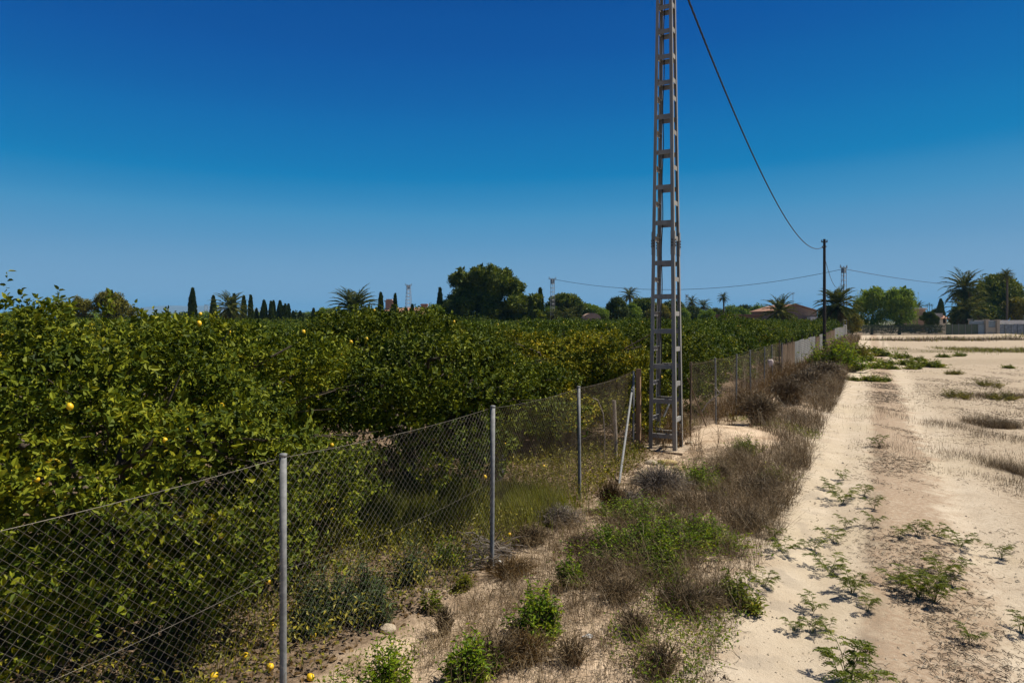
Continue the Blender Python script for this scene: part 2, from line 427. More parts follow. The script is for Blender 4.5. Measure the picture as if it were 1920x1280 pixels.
M['ground'] = ground_material()

# ------------------------------------------------------------------ ground, hills
def axis(lo, hi, step, far_lo, far_hi, k=1.09):
    a = list(np.arange(lo, hi + 1e-6, step)); s = step
    while a[-1] < far_hi: s *= k; a.append(a[-1] + s)
    s = step
    while a[0] > far_lo: s *= k; a.insert(0, a[0] - s)
    return np.array(a)
gx, gyv = axis(-6, 13, .085, -8000, 8000), axis(2.5, 24, .085, -500, 9800)
GX, GY = np.meshgrid(gx, gyv)
nx, ny = len(gx), len(gyv)
ii = (np.arange(ny - 1)[:, None] * nx + np.arange(nx - 1)[None]).ravel()
GV = np.stack([GX, GY, ground_z(GX, GY)], -1).reshape(-1, 3)
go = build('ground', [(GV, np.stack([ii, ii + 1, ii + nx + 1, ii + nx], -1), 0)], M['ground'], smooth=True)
tag(go, 'pale sandy ground with a worn two-rut track running beside the fence', kind='structure')

hm = plain('hill_scrub', (.10, .10, .075), (.19, .165, .125), .004, .95, 0, 0)
hx = np.linspace(-8200, 1500, 150); hy = np.linspace(7000, 10000, 26)
HX, HY = np.meshgrid(hx, hy)
pxs = 960 + 1280 * HX / HY
prof = np.interp(pxs, [-400, 0, 70, 140, 250, 330, 400, 480, 540, 620, 700, 760], [70, 68, 72, 90, 128, 148, 146, 120, 95, 66, 30, 4])
ridge = np.sin(np.clip((HY - 7000) / 3000, 0, 1) * PI) ** .8
hn = sum(a * np.cos(HX * f * math.cos(q) + HY * f * math.sin(q) + q * 7) for f, a, q in ((.0016, .09, .3), (.0031, .07, 1.2), (.006, .05, 2.2), (.011, .035, .8), (.017, .025, 1.7)))
HZ = prof * 1.16 * ridge * (1 + hn) - 3
nx, ny = len(hx), len(hy)
ii = (np.arange(ny - 1)[:, None] * nx + np.arange(nx - 1)[None]).ravel()
tag(build('hills', [(np.stack([HX, HY, HZ], -1).reshape(-1, 3), np.stack([ii, ii + 1, ii + nx + 1, ii + nx], -1), 0)], hm, smooth=True),
    'faint blue hills low on the horizon beyond the orchard', kind='structure')

# ------------------------------------------------------------------ lemon trees
def lemon_crown(seed, n_sprig, per, leaf, R, H, full=True, hole=.10, core=5500, core_leaf=.115, skirt=.25, clip=None):
    r = np.random.default_rng(seed)
    zc, sz = (H + skirt) / 2, (H - skirt) / 2
    n = int(n_sprig * 1.5)
    D = unit(r.normal(size=(n, 3)))
    k = .97 + .17 * lumps(D, seed, 12, 2.2) + .12 * lumps(D, seed + 5, 16, 5.5)
    dep = r.uniform(0, 1, n) ** .6
    rad = k * (.74 + .26 * dep)
    keep = ~((lumps(D, seed + 9, 18, 8) > hole) & (dep > .35))
    D, rad = D[keep][:n_sprig], rad[keep][:n_sprig]
    flat = 1.0 / np.maximum((np.abs(D) ** 2.5).sum(-1) ** (1 / 2.5), .6)
    low = np.where(D[:, 2] < 0, np.minimum(1.45, 1 / np.maximum(np.hypot(D[:, 0], D[:, 1]), .5)), 1.0) * R * .93
    C = D * (rad * flat)[:, None] * np.stack([low, low, np.full(len(D), sz * .97)], -1) + np.array([0, 0, zc])
    shoot = (r.uniform(0, 1, len(C)) < .006) & (D[:, 2] > .35)
    C[shoot] += np.stack([np.zeros(shoot.sum()), np.zeros(shoot.sum()), r.uniform(.05, .28, shoot.sum())], -1)
    A = unit(D + np.array([0, 0, .25]) + r.normal(size=D.shape) * .55)
    A[shoot] = unit(np.array([0, 0, 1.0]) + r.normal(size=(shoot.sum(), 3)) * .2)
    j = np.arange(per)
    s = (j / per - .3) * leaf * 2.6 * np.where(shoot, 2.2, 1.0)[:, None]
    P = C[:, None] + A[:, None] * s[..., None]
    ref = unit(np.cross(A, r.normal(size=A.shape))); ref2 = np.cross(A, ref)
    ph = j * 2.4 + r.uniform(0, 6.28, len(C))[:, None]
    rd = np.cos(ph)[..., None] * ref[:, None] + np.sin(ph)[..., None] * ref2[:, None]
    LD = unit(rd * .9 + A[:, None] * .55 + r.normal(size=P.shape) * .3)
    LN = unit(np.array([0, 0, .5]) + D[:, None] * .5 + r.normal(size=P.shape) * .62)
    P, LD, LN = (q.reshape(-1, 3) for q in (P, LD, LN))
    L = leaf * r.uniform(.42, 1.45, len(P)) * np.where(r.uniform(0, 1, len(P)) < .05, 1.35, 1)
    if clip is not None:
        kp = P @ clip[0] < clip[1] + r.normal(size=len(P)) * .06; P, LD, LN, L = P[kp], LD[kp], LN[kp], L[kp]
    parts = [leaves(P, LD, LN, L, L * r.uniform(.48, .62, len(P)), full)]
    # larger leaves added deep in the crown to occlude the gaps
    D2 = unit(r.normal(size=(core, 3)))
    C2 = D2 * (r.uniform(.45, .74, core))[:, None] * np.array([R, R, sz]) + np.array([0, 0, zc])
    parts.append(leaves(C2, unit(r.normal(size=C2.shape)), unit(D2 + r.normal(size=C2.shape) * .5), core_leaf * r.uniform(.7, 1.2, core), core_leaf * .6, False))
    ok = np.ones(len(C), bool) if clip is None else (C @ clip[0] < clip[1] - .15)
    return parts, (C[ok], D[ok])

def lemon_trunk(seed, R, H):
    r = np.random.default_rng(seed + 77)
    t = np.linspace(0, 1, 6)
    P = [np.stack([.06 * np.sin(t * 3 + seed), .05 * np.cos(t * 2 + seed) - .05, t * .7 - .08], -1)]
    parts = [tubes(P[0][None], np.interp(t, [0, .15, 1], [.17, .12, .10])[None], 9)]
    for a in np.arange(7) / 7 * 2 * PI + r.uniform(0, 1):
        e = np.array([math.cos(a), math.sin(a), 0]); k = r.uniform(.55, .8)
        pts = P[0][-1] + np.outer(t, e) * R * k + np.outer(np.sin(t * 1.4), [0, 0, 1]) * (H * r.uniform(.4, .62))
        pts[1:-1] += r.normal(size=(4, 3)) * .06
        pts[0] = P[0][-1] - np.array([0, 0, .05])
        parts.append(tubes(pts[None], np.interp(t, [0, 1], [.065, .012])[None], 6))
        for q in range(3):
            b = pts[2 + q % 3]; d = unit(e + r.normal(size=3) * .7 + np.array([0, 0, .4]))
            parts.append(tubes((b + np.outer(t, d) * r.uniform(.5, .95))[None], np.interp(t, [0, 1], [.022, .006])[None], 4))
    n = 90; D = unit(r.normal(size=(n, 3)) + np.array([0, 0, .35])); S = D * np.array([R, R, H * .5]) * .35 + np.array([0, 0, H * .5])
    E = D * np.array([R, R, H * .46]) * r.uniform(.75, 1.0, (n, 1)) + np.array([0, 0, H * .5]); E[:, 2] = np.maximum(E[:, 2], .15)
    k = np.linspace(0, 1, 6)[None, :, None]; Q = S[:, None] * (1 - k) + E[:, None] * k; Q[:, 1:] += np.cumsum(r.normal(size=(n, 5, 3)) * .035, 1)
    parts.append(tubes(Q, np.array([.010, .008, .0065, .005, .004, .002])[None].repeat(n, 0), 4))
    return parts

def lemon_fruit_mesh():
    t = np.array([0, .12, .35, .6, .85, .97, 1.0]); rr = np.array([.0005, .020, .031, .033, .021, .009, .0005])
    P = np.stack([np.zeros(7), np.zeros(7), -.004 - t * .082], -1)
    return tubes(P[None], rr[None], 9, caps=True)
FRUIT = None
def add_lemons(root, CD, n, seed, k=1.0):
    global FRUIT
    C, D = CD
    r = np.random.default_rng(seed)
    idx = r.choice(len(C), min(n, len(C)), replace=False)
    for i in idx:
        if FRUIT is None:
            o = build('lemon', [lemon_fruit_mesh()], M['lemon'], smooth=True); FRUIT = o
        else:
            o = FRUIT.copy(); COL.objects.link(o)
        o.parent = root
        o.location = tuple(C[i] + D[i] * .10)
        o.rotation_euler = (r.normal() * .35, r.normal() * .35, r.uniform(0, 6.28))
        o.scale = (r.uniform(.5, .76),) * 3

def lemon_tree(seed, R, H, mat, label, n_sprig=2600, per=8, leaf=.085, full=True, fruit=12, **kw):
    root = thing('lemon_tree', label, 'lemon tree')
    parts, cd_ = lemon_crown(seed, n_sprig, per, leaf, R, H, full, **kw)
    build('crown', parts, mat, root)
    build('trunk', lemon_trunk(seed, R, H), M['bark'], root, smooth=True)
    if fruit: add_lemons(root, cd_, fruit, seed)
    return root

T_ = np.array([.4650, .8853]); N_ = np.array([-.8853, .4650])
P0 = np.array([-3.95, 6.8])
front_specs = {   # index along the front row: (step along the row, seed, R, H, material, fruits, sprigs, leaf, skirt, label)
    0: (0, 21, 2.7, 3.12, 'lemon_leaf', 60, 11500, .048, .02, 'big dense lemon tree pressing against the chain-link fence in the near corner'),
    1: (5.0, 22, 2.6, 2.92, 'lemon_leaf', 44, 7400, .054, .55, 'lemon tree with a dark trunk and raised skirt behind the second and third fence posts'),
    2: (10.5, 23, 2.6, 2.72, 'lemon_leaf_pale', 98, 6000, .062, .12, 'yellowing lemon tree full of fruit just left of the lattice mast'),
    3: (16.6, 24, 2.7, 2.75, 'lemon_leaf', 70, 4200, .072, .15, 'fruiting lemon tree whose crown shows between the legs of the lattice mast'),
}
for k, (st_, sd, R, H, mt, fr, n, lf, sk, lb) in front_specs.items():
    q = P0 + T_ * st_
    t = lemon_tree(sd, R, H, M[mt], lb, n, 10, lf, True, fr, skirt=sk, clip=(np.array([-N_[0], -N_[1], 0]), 2.55))
    t.location = (q[0], q[1], gz(*q) - .02)
protos = {
    'near': [lemon_tree(31, 2.5, 2.84, M['lemon_leaf'], 'x', 4000, 9, .070, True, 16), lemon_tree(32, 2.5, 2.74, M['lemon_leaf_pale'], 'x', 4000, 9, .070, True, 26)],
    'mid': [lemon_tree(33, 2.6, 2.82, M['lemon_leaf_far'], 'x', 1700, 8, .11, False, 18, core=1200, core_leaf=.25), lemon_tree(34, 2.6, 2.74, M['lemon_leaf_far'], 'x', 1700, 8, .11, False, 30, core=1200, core_leaf=.25)],
    'far': [lemon_tree(35, 2.7, 2.85, M['lemon_leaf_far'], 'x', 700, 8, .17, False, 0, core=500, core_leaf=.4), lemon_tree(36, 2.7, 2.72, M['lemon_leaf_far'], 'x', 700, 8, .17, False, 0, core=500, core_leaf=.4)],
}
used = {}
FRONT_L = 'lemon tree in the orchard row that lines the fence beyond the lattice mast'
MASS_L = 'leafy green lemon tree deep in the orchard behind the row along the fence'
n_lemon = 4
for j in range(0, 13):
    for k in range(-12, 19):
        if j == 0 and (k in front_specs or k < 0): continue
        q = P0 + T_ * 6.1 * k + N_ * 6.0 * j + rng.normal(size=2) * .25
        px = 960 + 1280 * q[0] / max(q[1], .1)
        if q[1] < 3 or q[1] > 103 or px < -260 or q[0] > SL * q[1] - 4.3 - 2.2: continue
        if rng.uniform() < .03 and j > 1: continue
        cls = 'near' if q[1] < 24 else 'mid' if q[1] < 55 else 'far'
        # the gap of lower trees seen left of the middle
        low = .90 if 290 < px < 575 and 8 < q[1] < 60 else 1.0
        pr = protos[cls][int(rng.uniform() < (.75 if low < 1 else .4))]
        sc = rng.uniform(.88, 1.05)
        place(pr, pr.name in used, (q[0], q[1], gz(*q) - .03), rng.uniform(0, 6.28), (sc, sc, (rng.uniform(.82, 1.0) if q[1] < 25 else rng.uniform(.86, 1.06)) * low),
              FRONT_L if j == 0 else MASS_L, 'lemon trees of the fence row' if j == 0 else 'lemon trees of the inner orchard')
        used[pr.name] = 1; n_lemon += 1
print('lemon trees', n_lemon)

# fallen lemons under the front trees
def fallen(px, py, label, dz=.028, group=None):
    Y = gy(py); X = ax(px, Y)
    o = FRUIT.copy(); COL.objects.link(o); o.parent = None
    o.name = 'fallen_lemon'
    o.location = (X, Y, gz(X, Y) + dz); o.rotation_euler = (PI / 2 + rng.normal() * .2, rng.normal() * .3, rng.uniform(0, 6.28)); o.scale = (.9,) * 3
    return tag(o, label, 'lemon', group)
fallen(581, 1203, 'ripe fallen lemon on bare sand just right of the nearest grey fence post')
fallen(576, 1277, 'fallen lemon at the bottom edge of the photo beside the nearest fence post')
fallen(651, 955, 'fallen lemon on the lit sand between the first two lemon trees, nearest the grass')
fallen(878, 1017, 'dull fallen lemon by the dead sticks at the foot of the second fence post')
for px, py in ((612, 938), (635, 968), (606, 1075), (628, 1150), (645, 1160), (545, 1150), (520, 1180), (470, 1240), (505, 1262), (410, 1272), (765, 885), (950, 1003), (1004, 1014), (1020, 882), (1098, 894), (1130, 905), (702, 935)):
    fallen(px, py, 'yellow lemon fallen among weeds and leaf litter below the orchard trees', group='fallen lemons under the trees')

# ------------------------------------------------------------------ lattice mast
A0 = np.array([2.94, 14.70]); DV = np.array([.2800, .5300]); WV = np.array([.5300, -.2800])
TC = A0 + DV / 2 + WV / 2
ud, uw_ = DV / np.linalg.norm(DV), WV / np.linalg.norm(WV)
S0, TOPZ, BZ = .60, 11.3, .035
def half(z): return S0 / 2 * (1 - .425 * z / 9.65)
mast = thing('lattice_mast', 'tall grey-brown steel lattice mast with ladder-like batten plates standing beside the fence', 'power mast', (TC[0], TC[1], 0))
E1, E2 = np.array([uw_[0], uw_[1], 0]), np.array([ud[0], ud[1], 0])
def corner(sx, sy, z): return E1 * sx * half(z) + E2 * sy * half(z) + np.array([0, 0, z])
LEGW, LEGT = .082, .012
for sx in (-1, 1):
    for sy in (-1, 1):
        ps = []
        for z0, z1, g in ((BZ - .03, 4.42, 0), (4.42, TOPZ, .003)):
            V = []
            for z in (z0, z1):
                c = corner(sx, sy, z); w_ = LEGW * (1 - .25 * z / TOPZ) ; t_ = LEGT
                ring = [(0, 0), (w_, 0), (w_, t_), (t_, t_), (t_, w_), (0, w_)]
                for a, b in ring: V.append(c - E1 * sx * a - E2 * sy * b)
            F4 = np.array([(i, (i + 1) % 6, (i + 1) % 6 + 6, i + 6) for i in range(6)])
            ps.append((np.array(V), [F4, np.array([[0, 1, 2, 3, 4, 5]]), np.array([[6, 7, 8, 9, 10, 11]])], 0))
        leg = build('leg', ps, M['tower'], mast)
        sp = []
        zc = 4.45
        c = corner(sx, sy, zc)
        sp.append(box(c + E1 * sx * .006 - E2 * sy * .04, (.012, .075, .5), E1, E2, m=0))
        sp.append(box(c + E2 * sy * .006 - E1 * sx * .04, (.075, .012, .5), E1, E2, m=0))
        for dz in (-.06, 0.0, .06):
            sp.append(box(c + E1 * sx * .018 - E2 * sy * .04 + np.array([0, 0, dz]), (.026, .03, .03), E1, E2, m=1))
            sp.append(box(c + E2 * sy * .018 - E1 * sx * .04 + np.array([0, 0, dz]), (.03, .026, .03), E1, E2, m=1))
        build('splice_plate', sp, [M['tower'], M['tower_dark']], leg)
front_y = [817, 752, 687, 621, 555.5, 492.6, 417, 350, 284, 217, 153, 104, 56, 10]
side_y = [784, 718, 653.6, 588, 524, 447.7, 382, 316, 250, 186, 153, 107, 58, 12]
zf = [az(y, 14.6) for y in front_y]; zs = [az(y, 14.8) for y in side_y]
while zf[-1] < TOPZ - .6: zf.append(zf[-1] + .53)
while zs[-1] < TOPZ - .6: zs.append(zs[-1] + .53)
for zl, ua, ub in ((zf, E1, E2), (zs, E2, E1)):
    for s in (-1, 1):
        for z in zl:
            h = half(z)
            cc = ub * s * (h - .02) + np.array([0, 0, z])
            ln = 2 * h - .03
            P = [box(cc, (ln, .010, .096), ua, ub)]
            P.append(box(cc - ub * s * .022 + np.array([0, 0, .0445]), (ln, .034, .007), ua, ub))
            build('batten_plate', P, M['tower'], mast)
# earthing cable running up the rear leg
t = np.linspace(0, 1, 60); zz = .1 + t * (TOPZ - .2)
pc = np.array([corner(-1, 1, z) + E1 * (.10 + .012 * math.sin(z * 4)) - E2 * .05 for z in zz])
build('earth_cable', [tubes(pc[None], .011, 6)], M['cable'], mast)
ft = [box((0, 0, BZ - .22), (.98, .98, .44), E1, E2, taper=.95)]
build('concrete_footing', ft, M['concrete'], mast)
hd = [box((0, 0, TOPZ + .01), (.42, .42, .02), E1, E2), box((0, 0, TOPZ - .32), (.09, .9, .09), E1, E2)]
build('mast_head', hd, M['tower'], mast)

# ------------------------------------------------------------------ fences
fence_pts = [(-4.55, -.9), (-3.1, 2.35), (-1.70, 5.07), (-.23, 7.76), (1.06, 10.70), (2.58, 14.55)]
tops = {5.07: 1.80, 7.76: 1.82, 10.70: 1.755, 14.55: 1.70}
def post_pipe(x, y, h, r=.026, m=None, lean=(0, 0), cap=True):
    zb = gz(x, y)
    t = np.array([-.12, .0, .5, 1.0])
    P = np.stack([x + lean[0] * t, y + lean[1] * t, zb + t * (h - zb)], -1)
    parts = [tubes(P[None], r, 12, caps=True)]
    if cap:
        parts.append(tubes(np.array([[x + lean[0], y + lean[1], h - .012], [x + lean[0], y + lean[1], h + .008], [x + lean[0], y + lean[1], h + .012]])[None], np.array([[r + .003, r + .003, r * .6]]), 12, caps=True))
    return parts
def chain_mesh(a, b, h0, h1, cell=.072, r=.0017, k=7, seed=0):
    """woven diamonds between two posts"""
    rr = np.random.default_rng(seed)
    a, b = np.array(a), np.array(b); L = np.linalg.norm(b - a); d = (b - a) / L; nrm = np.array([d[1], -d[0]])
    zb0 = .04; H = min(h0, h1) - .03 - zb0
    segs = []
    for sg in (1, -1):
        for s0 in np.arange(-H, L, cell) if sg > 0 else np.arange(0, L + H, cell):
            z0, z1 = 0.0, H
            s_at = lambda z: s0 + sg * z
            if sg > 0: lo, hi = max(0, -s0), min(H, L - s0)
            else: lo, hi = max(0, s0 - L), min(H, s0)
            if hi - lo < .03: continue
            z = np.linspace(lo, hi, k); s = s0 + sg * z
            segs.append(np.stack([s, z, np.full(k, sg)], -1))
    Q = np.array(segs)
    s, z, sg = Q[..., 0], Q[..., 1], Q[..., 2]
    off = .045 * np.sin(s * 2.1 + seed) * np.sin(z / H * PI) + .012 * np.sin(s * 5 + z * 3 + seed * 2) * np.sin(z / H * PI) * np.sin(np.clip(s / L, 0, 1) * PI) + sg * .0016
    s = s + .018 * np.sin(z * 4 + s * 3) * np.sin(np.clip(s / L, 0, 1) * PI)
    sag = -.035 * np.sin(np.clip(s / L, 0, 1) * PI) * (z / H)
    P = np.stack([a[0] + d[0] * s + nrm[0] * (off - .03), a[1] + d[1] * s + nrm[1] * (off - .03),
                  gz(*a) * (1 - s / L) + gz(*b) * s / L + zb0 + z * (1 + (np.clip(s / L, 0, 1) * (h1 - h0) + h0 - min(h0, h1)) / H) + sag], -1)
    return tubes(P, r, 3)
def strand(a, b, za, zb, r=.0015, sag=.03, k=12):
    t = np.linspace(0, 1, k)
    P = np.stack([a[0] + (b[0] - a[0]) * t, a[1] + (b[1] - a[1]) * t, za + (zb - za) * t - sag * 4 * t * (1 - t)], -1)
    n = np.array([b[1] - a[1], -(b[0] - a[0]), 0]); n = n / np.linalg.norm(n)
    return tubes((P - n * .03)[None], r, 4)

fence = thing('chain_link_fence', 'sagging chain-link fence on grey steel posts in front of the nearest lemon trees', 'fence', (0, 0, 0))
for i, (x, y) in enumerate(fence_pts):
    h = tops.get(y, 1.8)
    build('post', post_pipe(x, y, h, .0265 if i < 5 else .024, lean=((0, 0, 0, .012, -.016, .01)[i], 0)), M['galv'], fence, smooth=True)
for i in range(len(fence_pts) - 1):
    a, b = fence_pts[i], fence_pts[i + 1]
    ha, hb = tops.get(a[1], 1.8), tops.get(b[1], 1.8)
    build('chain_link_mesh', [chain_mesh(a, b, ha, hb, seed=i, r=.00088 if i < 3 else .0009)], M['wire'] if i < 3 else M['rust_wire'], fence)
    for q, zz in enumerate((.985, .52, .05)):
        build('strand_wire', [strand(a, b, ha * zz, hb * zz, sag=.035 + .03 * q, r=(.0015, .0008, .0009)[q])], M['wire'], fence)
# stay pole of the end post, and the red-brown end post itself
x, y = fence_pts[-1]
build('stay_pole', [tubes(np.array([[x - .02, y - .03, 1.38], [1.80, 11.55, -.05]])[None], .022, 10, caps=True)], M['galv'], fence)
zb = gz(2.71, 14.62)
build('end_post', [box((2.71, 14.62, (zb + 1.76) / 2 - .05), (.095, .095, 1.76 - zb + .1), E1, E2, taper=.96)], M['brown_post'], fence)

fence2 = thing('chain_link_fence', 'rusty chain-link fence with thin posts between the lattice mast and the sheet metal fence', 'fence', (0, 0, 0))
f2 = [(4.18, 16.0), (5.41, 18.1), (6.66, 20.3), (8.25, 23.6), (9.9, 26.8), (11.06, 29.0), (12.6, 31.9)]
for i, (x, y) in enumerate(f2):
    build('post', post_pipe(x, y, 1.80 - .012 * i, .022, lean=(.02 * (-1) ** i, 0)), M['galv'] if i else M['rust_wire'], fence2)
for i in range(len(f2) - 1):
    build('chain_link_mesh', [chain_mesh(f2[i], f2[i + 1], 1.78, 1.76, seed=9 + i, r=.0009, k=5)], M['rust_wire'], fence2)
    for zz in (1.76, .9): build('strand_wire', [strand(f2[i], f2[i + 1], zz, zz, .0026)], M['rust_wire'], fence2)
build('stay_pole', [tubes(np.array([[4.10, 15.95, 1.45], [4.95, 17.15, -.05]])[None], .016, 8, caps=True)], M['rust_wire'], fence2)
build('stay_pole', [tubes(np.array([[4.05, 16.6, 1.30], [3.30, 16.0, -.05]])[None], .024, 8, caps=True)], M['galv'], fence2)
wb = ellipsoid((0, 0, 0), (.10, .04, .15), 12, 8, 3, .22)
tag(build('plastic_bag', [wb], M['guard'], loc=(10.05, 26.55, 1.15), smooth=True), 'white plastic bag caught on the rusty fence mesh', 'bag')
br = np.array([[5.36, 18.02, 1.02], [5.45, 17.9, .88], [5.30, 17.85, .78], [5.10, 17.85, .62], [4.95, 17.8, .42]])
tag(build('dead_branch', [tubes(br[None], np.array([[.012, .02, .022, .02, .016]]), 7, caps=True), tubes(np.array([[5.45, 17.9, .88], [5.5, 17.85, .98], [5.47, 17.8, 1.1]])[None], np.array([[.018, .012, .006]]), 6)], M['grey_twig']),
    'bleached forked branch hooked on a thin fence post behind the mast', 'branch')

sfence = thing('sheet_fence', 'long patched fence of grey corrugated sheets and brown reed screens beside the pole', 'fence', (0, 0, 0))
def fx(Y): return -4.3 + .53 * Y
def on_line(px): return 4.3 / (.53 - (px - 960) / 1280.0)
def corr_panel(y0, y1, h, horiz=True):
    a, b = np.array([fx(y0), y0]), np.array([fx(y1), y1]); L = np.linalg.norm(b - a); d = (b - a) / L; nrm = np.array([d[1], -d[0]])
    nz = 140 if horiz else 3
    ns = 3 if horiz else max(12, int(L / .02))
    s = np.linspace(0, L, ns); z = np.linspace(0, h, nz)
    S, Z = np.meshgrid(s, z)
    o = (.008 * np.sin(Z / .055 * PI) if horiz else .02 * np.sin(S / .05 * PI))
    fr = np.stack([a[0] + d[0] * S + nrm[0] * o, a[1] + d[1] * S + nrm[1] * o, Z + .02], -1)
    bk = fr - np.array([nrm[0], nrm[1], 0]) * .006
    V = np.concatenate([fr.reshape(-1, 3), bk.reshape(-1, 3)]); n = ns * nz
    ii = (np.arange(nz - 1)[:, None] * ns + np.arange(ns - 1)[None]).ravel()
    F = np.stack([ii, ii + 1, ii + ns + 1, ii + ns], -1)
    return (V, [F, F[:, ::-1] + n], 0)
def reed_panel(y0, y1, h):
    a, b = np.array([fx(y0), y0]), np.array([fx(y1), y1]); L = np.linalg.norm(b - a); d = (b - a) / L
    n = int(L / .03); s = np.linspace(0, L, n)
    top = h + rng.normal(size=n) * .035
    x = a[0] + d[0] * s; y = a[1] + d[1] * s
    P = np.stack([np.stack([x, y, np.full(n, -.02)], -1), np.stack([x + rng.normal(size=n) * .01, y, top], -1)], 1)
    return tubes(P, .017, 4)
y_cuts = [(31.9, 37.0, 'reed', 1.62), (37.0, 39.6, 'c', 1.60), (39.6, 42.2, 'c', 1.63), (42.2, 44.8, 'c', 1.58), (44.8, 47.4, 'c', 1.62), (47.4, 50.2, 'c', 1.6), (50.2, 54.0, 'reed', 1.5), (54.0, 57.2, 'c', 1.62), (58.2, 66, 'reed', 1.62), (66, 75, 'reed', 1.7),
          (75, 80, 'c', 1.85), (80, 85, 'c', 1.9), (85, 90, 'c', 1.85), (90, 96, 'c', 1.9), (96, 102, 'c', 1.95), (102, 109, 'c', 2.0)]
for y0, y1, k, h in y_cuts:
    if k == 'c': build('corrugated_sheet', [corr_panel(y0 + .03, y1 - .03, h)], M['sheet'], sfence)
    else: build('reed_screen', [reed_panel(y0, y1, h)], M['reed'], sfence)
for y in (31.95, 34.5, 37, 42.2, 47.4, 50.2, 57.6, 66, 75, 85, 96, 109):
    n = np.array([.53, -1]) * 0
    build('post', post_pipe(fx(y) - .10, y + .06, 1.85, .035), M['wood_pole'] if y < 70 else M['galv'], sfence)

# ------------------------------------------------------------------ pole and cables
PX, PY = 26.45, 57.8
pole = thing('utility_pole', 'dark wooden utility pole rising above the far end of the patched fence', 'utility pole', (PX, PY, 0))
build('shaft', [tubes(np.array([[0, 0, -.1], [0, 0, 4.5], [0, 0, 9.65]])[None], np.array([[.15, .13, .105]]), 14, caps=True)], M['wood_pole'], pole, smooth=False)
build('cable_clamp', [box((0, 0, 9.40), (.5, .08, .08)), box((.22, 0, 9.50), (.07, .07, .16)), box((-.22, 0, 9.50), (.07, .07, .16)), box((0, 0, 9.02), (.34, .10, .09)), box((-.16, 0, 8.97), (.06, .12, .16))], M['tower_dark'], pole)
def cable_path(A, B, sag, n):
    t = np.linspace(0, 1, n)[:, None]
    return np.array(A) + (np.array(B) - np.array(A)) * t - np.array([0, 0, 1]) * sag * 4 * t * (1 - t)
def twisted(A, B, sag, r, pitch, n):
    P = cable_path(A, B, sag, n); L = np.linalg.norm(np.array(B) - np.array(A)); ph = np.linspace(0, L / pitch * 2 * PI, n)
    d = np.array(B, float) - np.array(A, float); d /= np.linalg.norm(d); s = np.cross(d, [0, 0, 1]); s /= np.linalg.norm(s); q = np.cross(s, d)
    return [tubes((P + r * (np.cos(ph + k * 2.094)[:, None] * s + np.sin(ph + k * 2.094)[:, None] * q))[None], r * 1.05, 5) for k in range(3)]
tag(build('overhead_cable', twisted((TC[0], TC[1], 11.0), (PX - .12, PY - .1, 9.0), 2.25, .0135, .85, 420), M['cable'], smooth=True),
    'thick black twisted cable sagging from the lattice mast to the wooden pole', 'cable')

def far_mast(px, Y, top, label, w0=.9, w1=.45, head=True):
    x = ax(px, Y); H = top
    r = thing('lattice_pylon', label, 'pylon', (x, Y, 0), .45)
    hw = lambda z: (w0 + (w1 - w0) * z / H) / 2
    for sx in (-1, 1):
        for sy in (-1, 1):
            build('leg', [tubes(np.array([[sx * hw(0), sy * hw(0), -.1], [sx * hw(H), sy * hw(H), H]])[None], .05, 4, caps=True)], M['mast'], r)
    br_ = []
    for i in range(int(H / .8)):
        z = .4 + i * .8; h = hw(z); z2 = min(z + .5, H); h2 = hw(z2)
        for sx, sy, ex, ey in ((-1, -1, 1, -1), (1, -1, 1, 1), (1, 1, -1, 1), (-1, 1, -1, -1)):
            br_.append(tubes(np.array([[sx * h, sy * h, z], [ex * h, ey * h, z]])[None], .038, 4))
            if w0 > 1.2: br_.append(tubes(np.array([[sx * h, sy * h, z], [ex * h2, ey * h2, z2]])[None], .03, 4))
    build('bracing', br_, M['mast'], r)
    if head:
        build('insulator_arm', [box((0, 0, H - .25), (1.7, .12, .12)), box((-.75, 0, H - .05), (.1, .1, .5)), box((.75, 0, H - .05), (.1, .1, .5)), box((0, 0, H - .7), (.55, .55, .8))], M['gate_blue'], r)
    return r
far_mast(1582, 110, az(499, 110), 'slim lattice pylon standing behind the bushy palm by the fence end', .62, .5)
far_mast(1036, 136, az(521, 136), 'lattice pylon right of the big pine with one wire running to the right', .7, .55)
far_mast(766, 165, az(533, 165), 'open lattice pylon above the terracotta house', 1.9, .7)
far_mast(386, 420, az(570, 420), 'tiny distant pylon between the two tall cypresses', 3.0, 1.6)
far_mast(1288, 300, az(552, 300), 'thin distant pylon just right of the lattice mast', 1.4, .8)
p1582 = (ax(1582, 110), 110, az(504, 110)); p1036 = (ax(1036, 136), 136, az(523, 136))
tag(build('overhead_cable', [tubes(cable_path(p1036, p1582, 2.7, 60)[None], .035, 5)], M['cable']), 'thin wire sagging between the two far lattice pylons', 'cable')
tag(build('overhead_cable', [tubes(cable_path((PX, PY, 8.2), (p1582[0], p1582[1], az(512, 110)), 2.5, 50)[None], .022, 5)], M['cable']), 'slack wire drooping from the wooden pole to the slim pylon behind it', 'cable')
pend = (ax(1846, 172), 172, az(537, 172))
tag(build('overhead_cable', [tubes(cable_path(p1582, pend, .6, 40)[None], .04, 5)], M['cable']), 'wire running right from the slim pylon to behind the tall date palm', 'cable')
po = thing('utility_pole', 'utility pole hidden among the dark trees behind the tall date palm', 'utility pole', (pend[0], 172, 0))
build('shaft', [tubes(np.array([[0, 0, -.1], [0, 0, pend[2] + .15]])[None], .14, 8, caps=True)], M['wood_pole'], po)

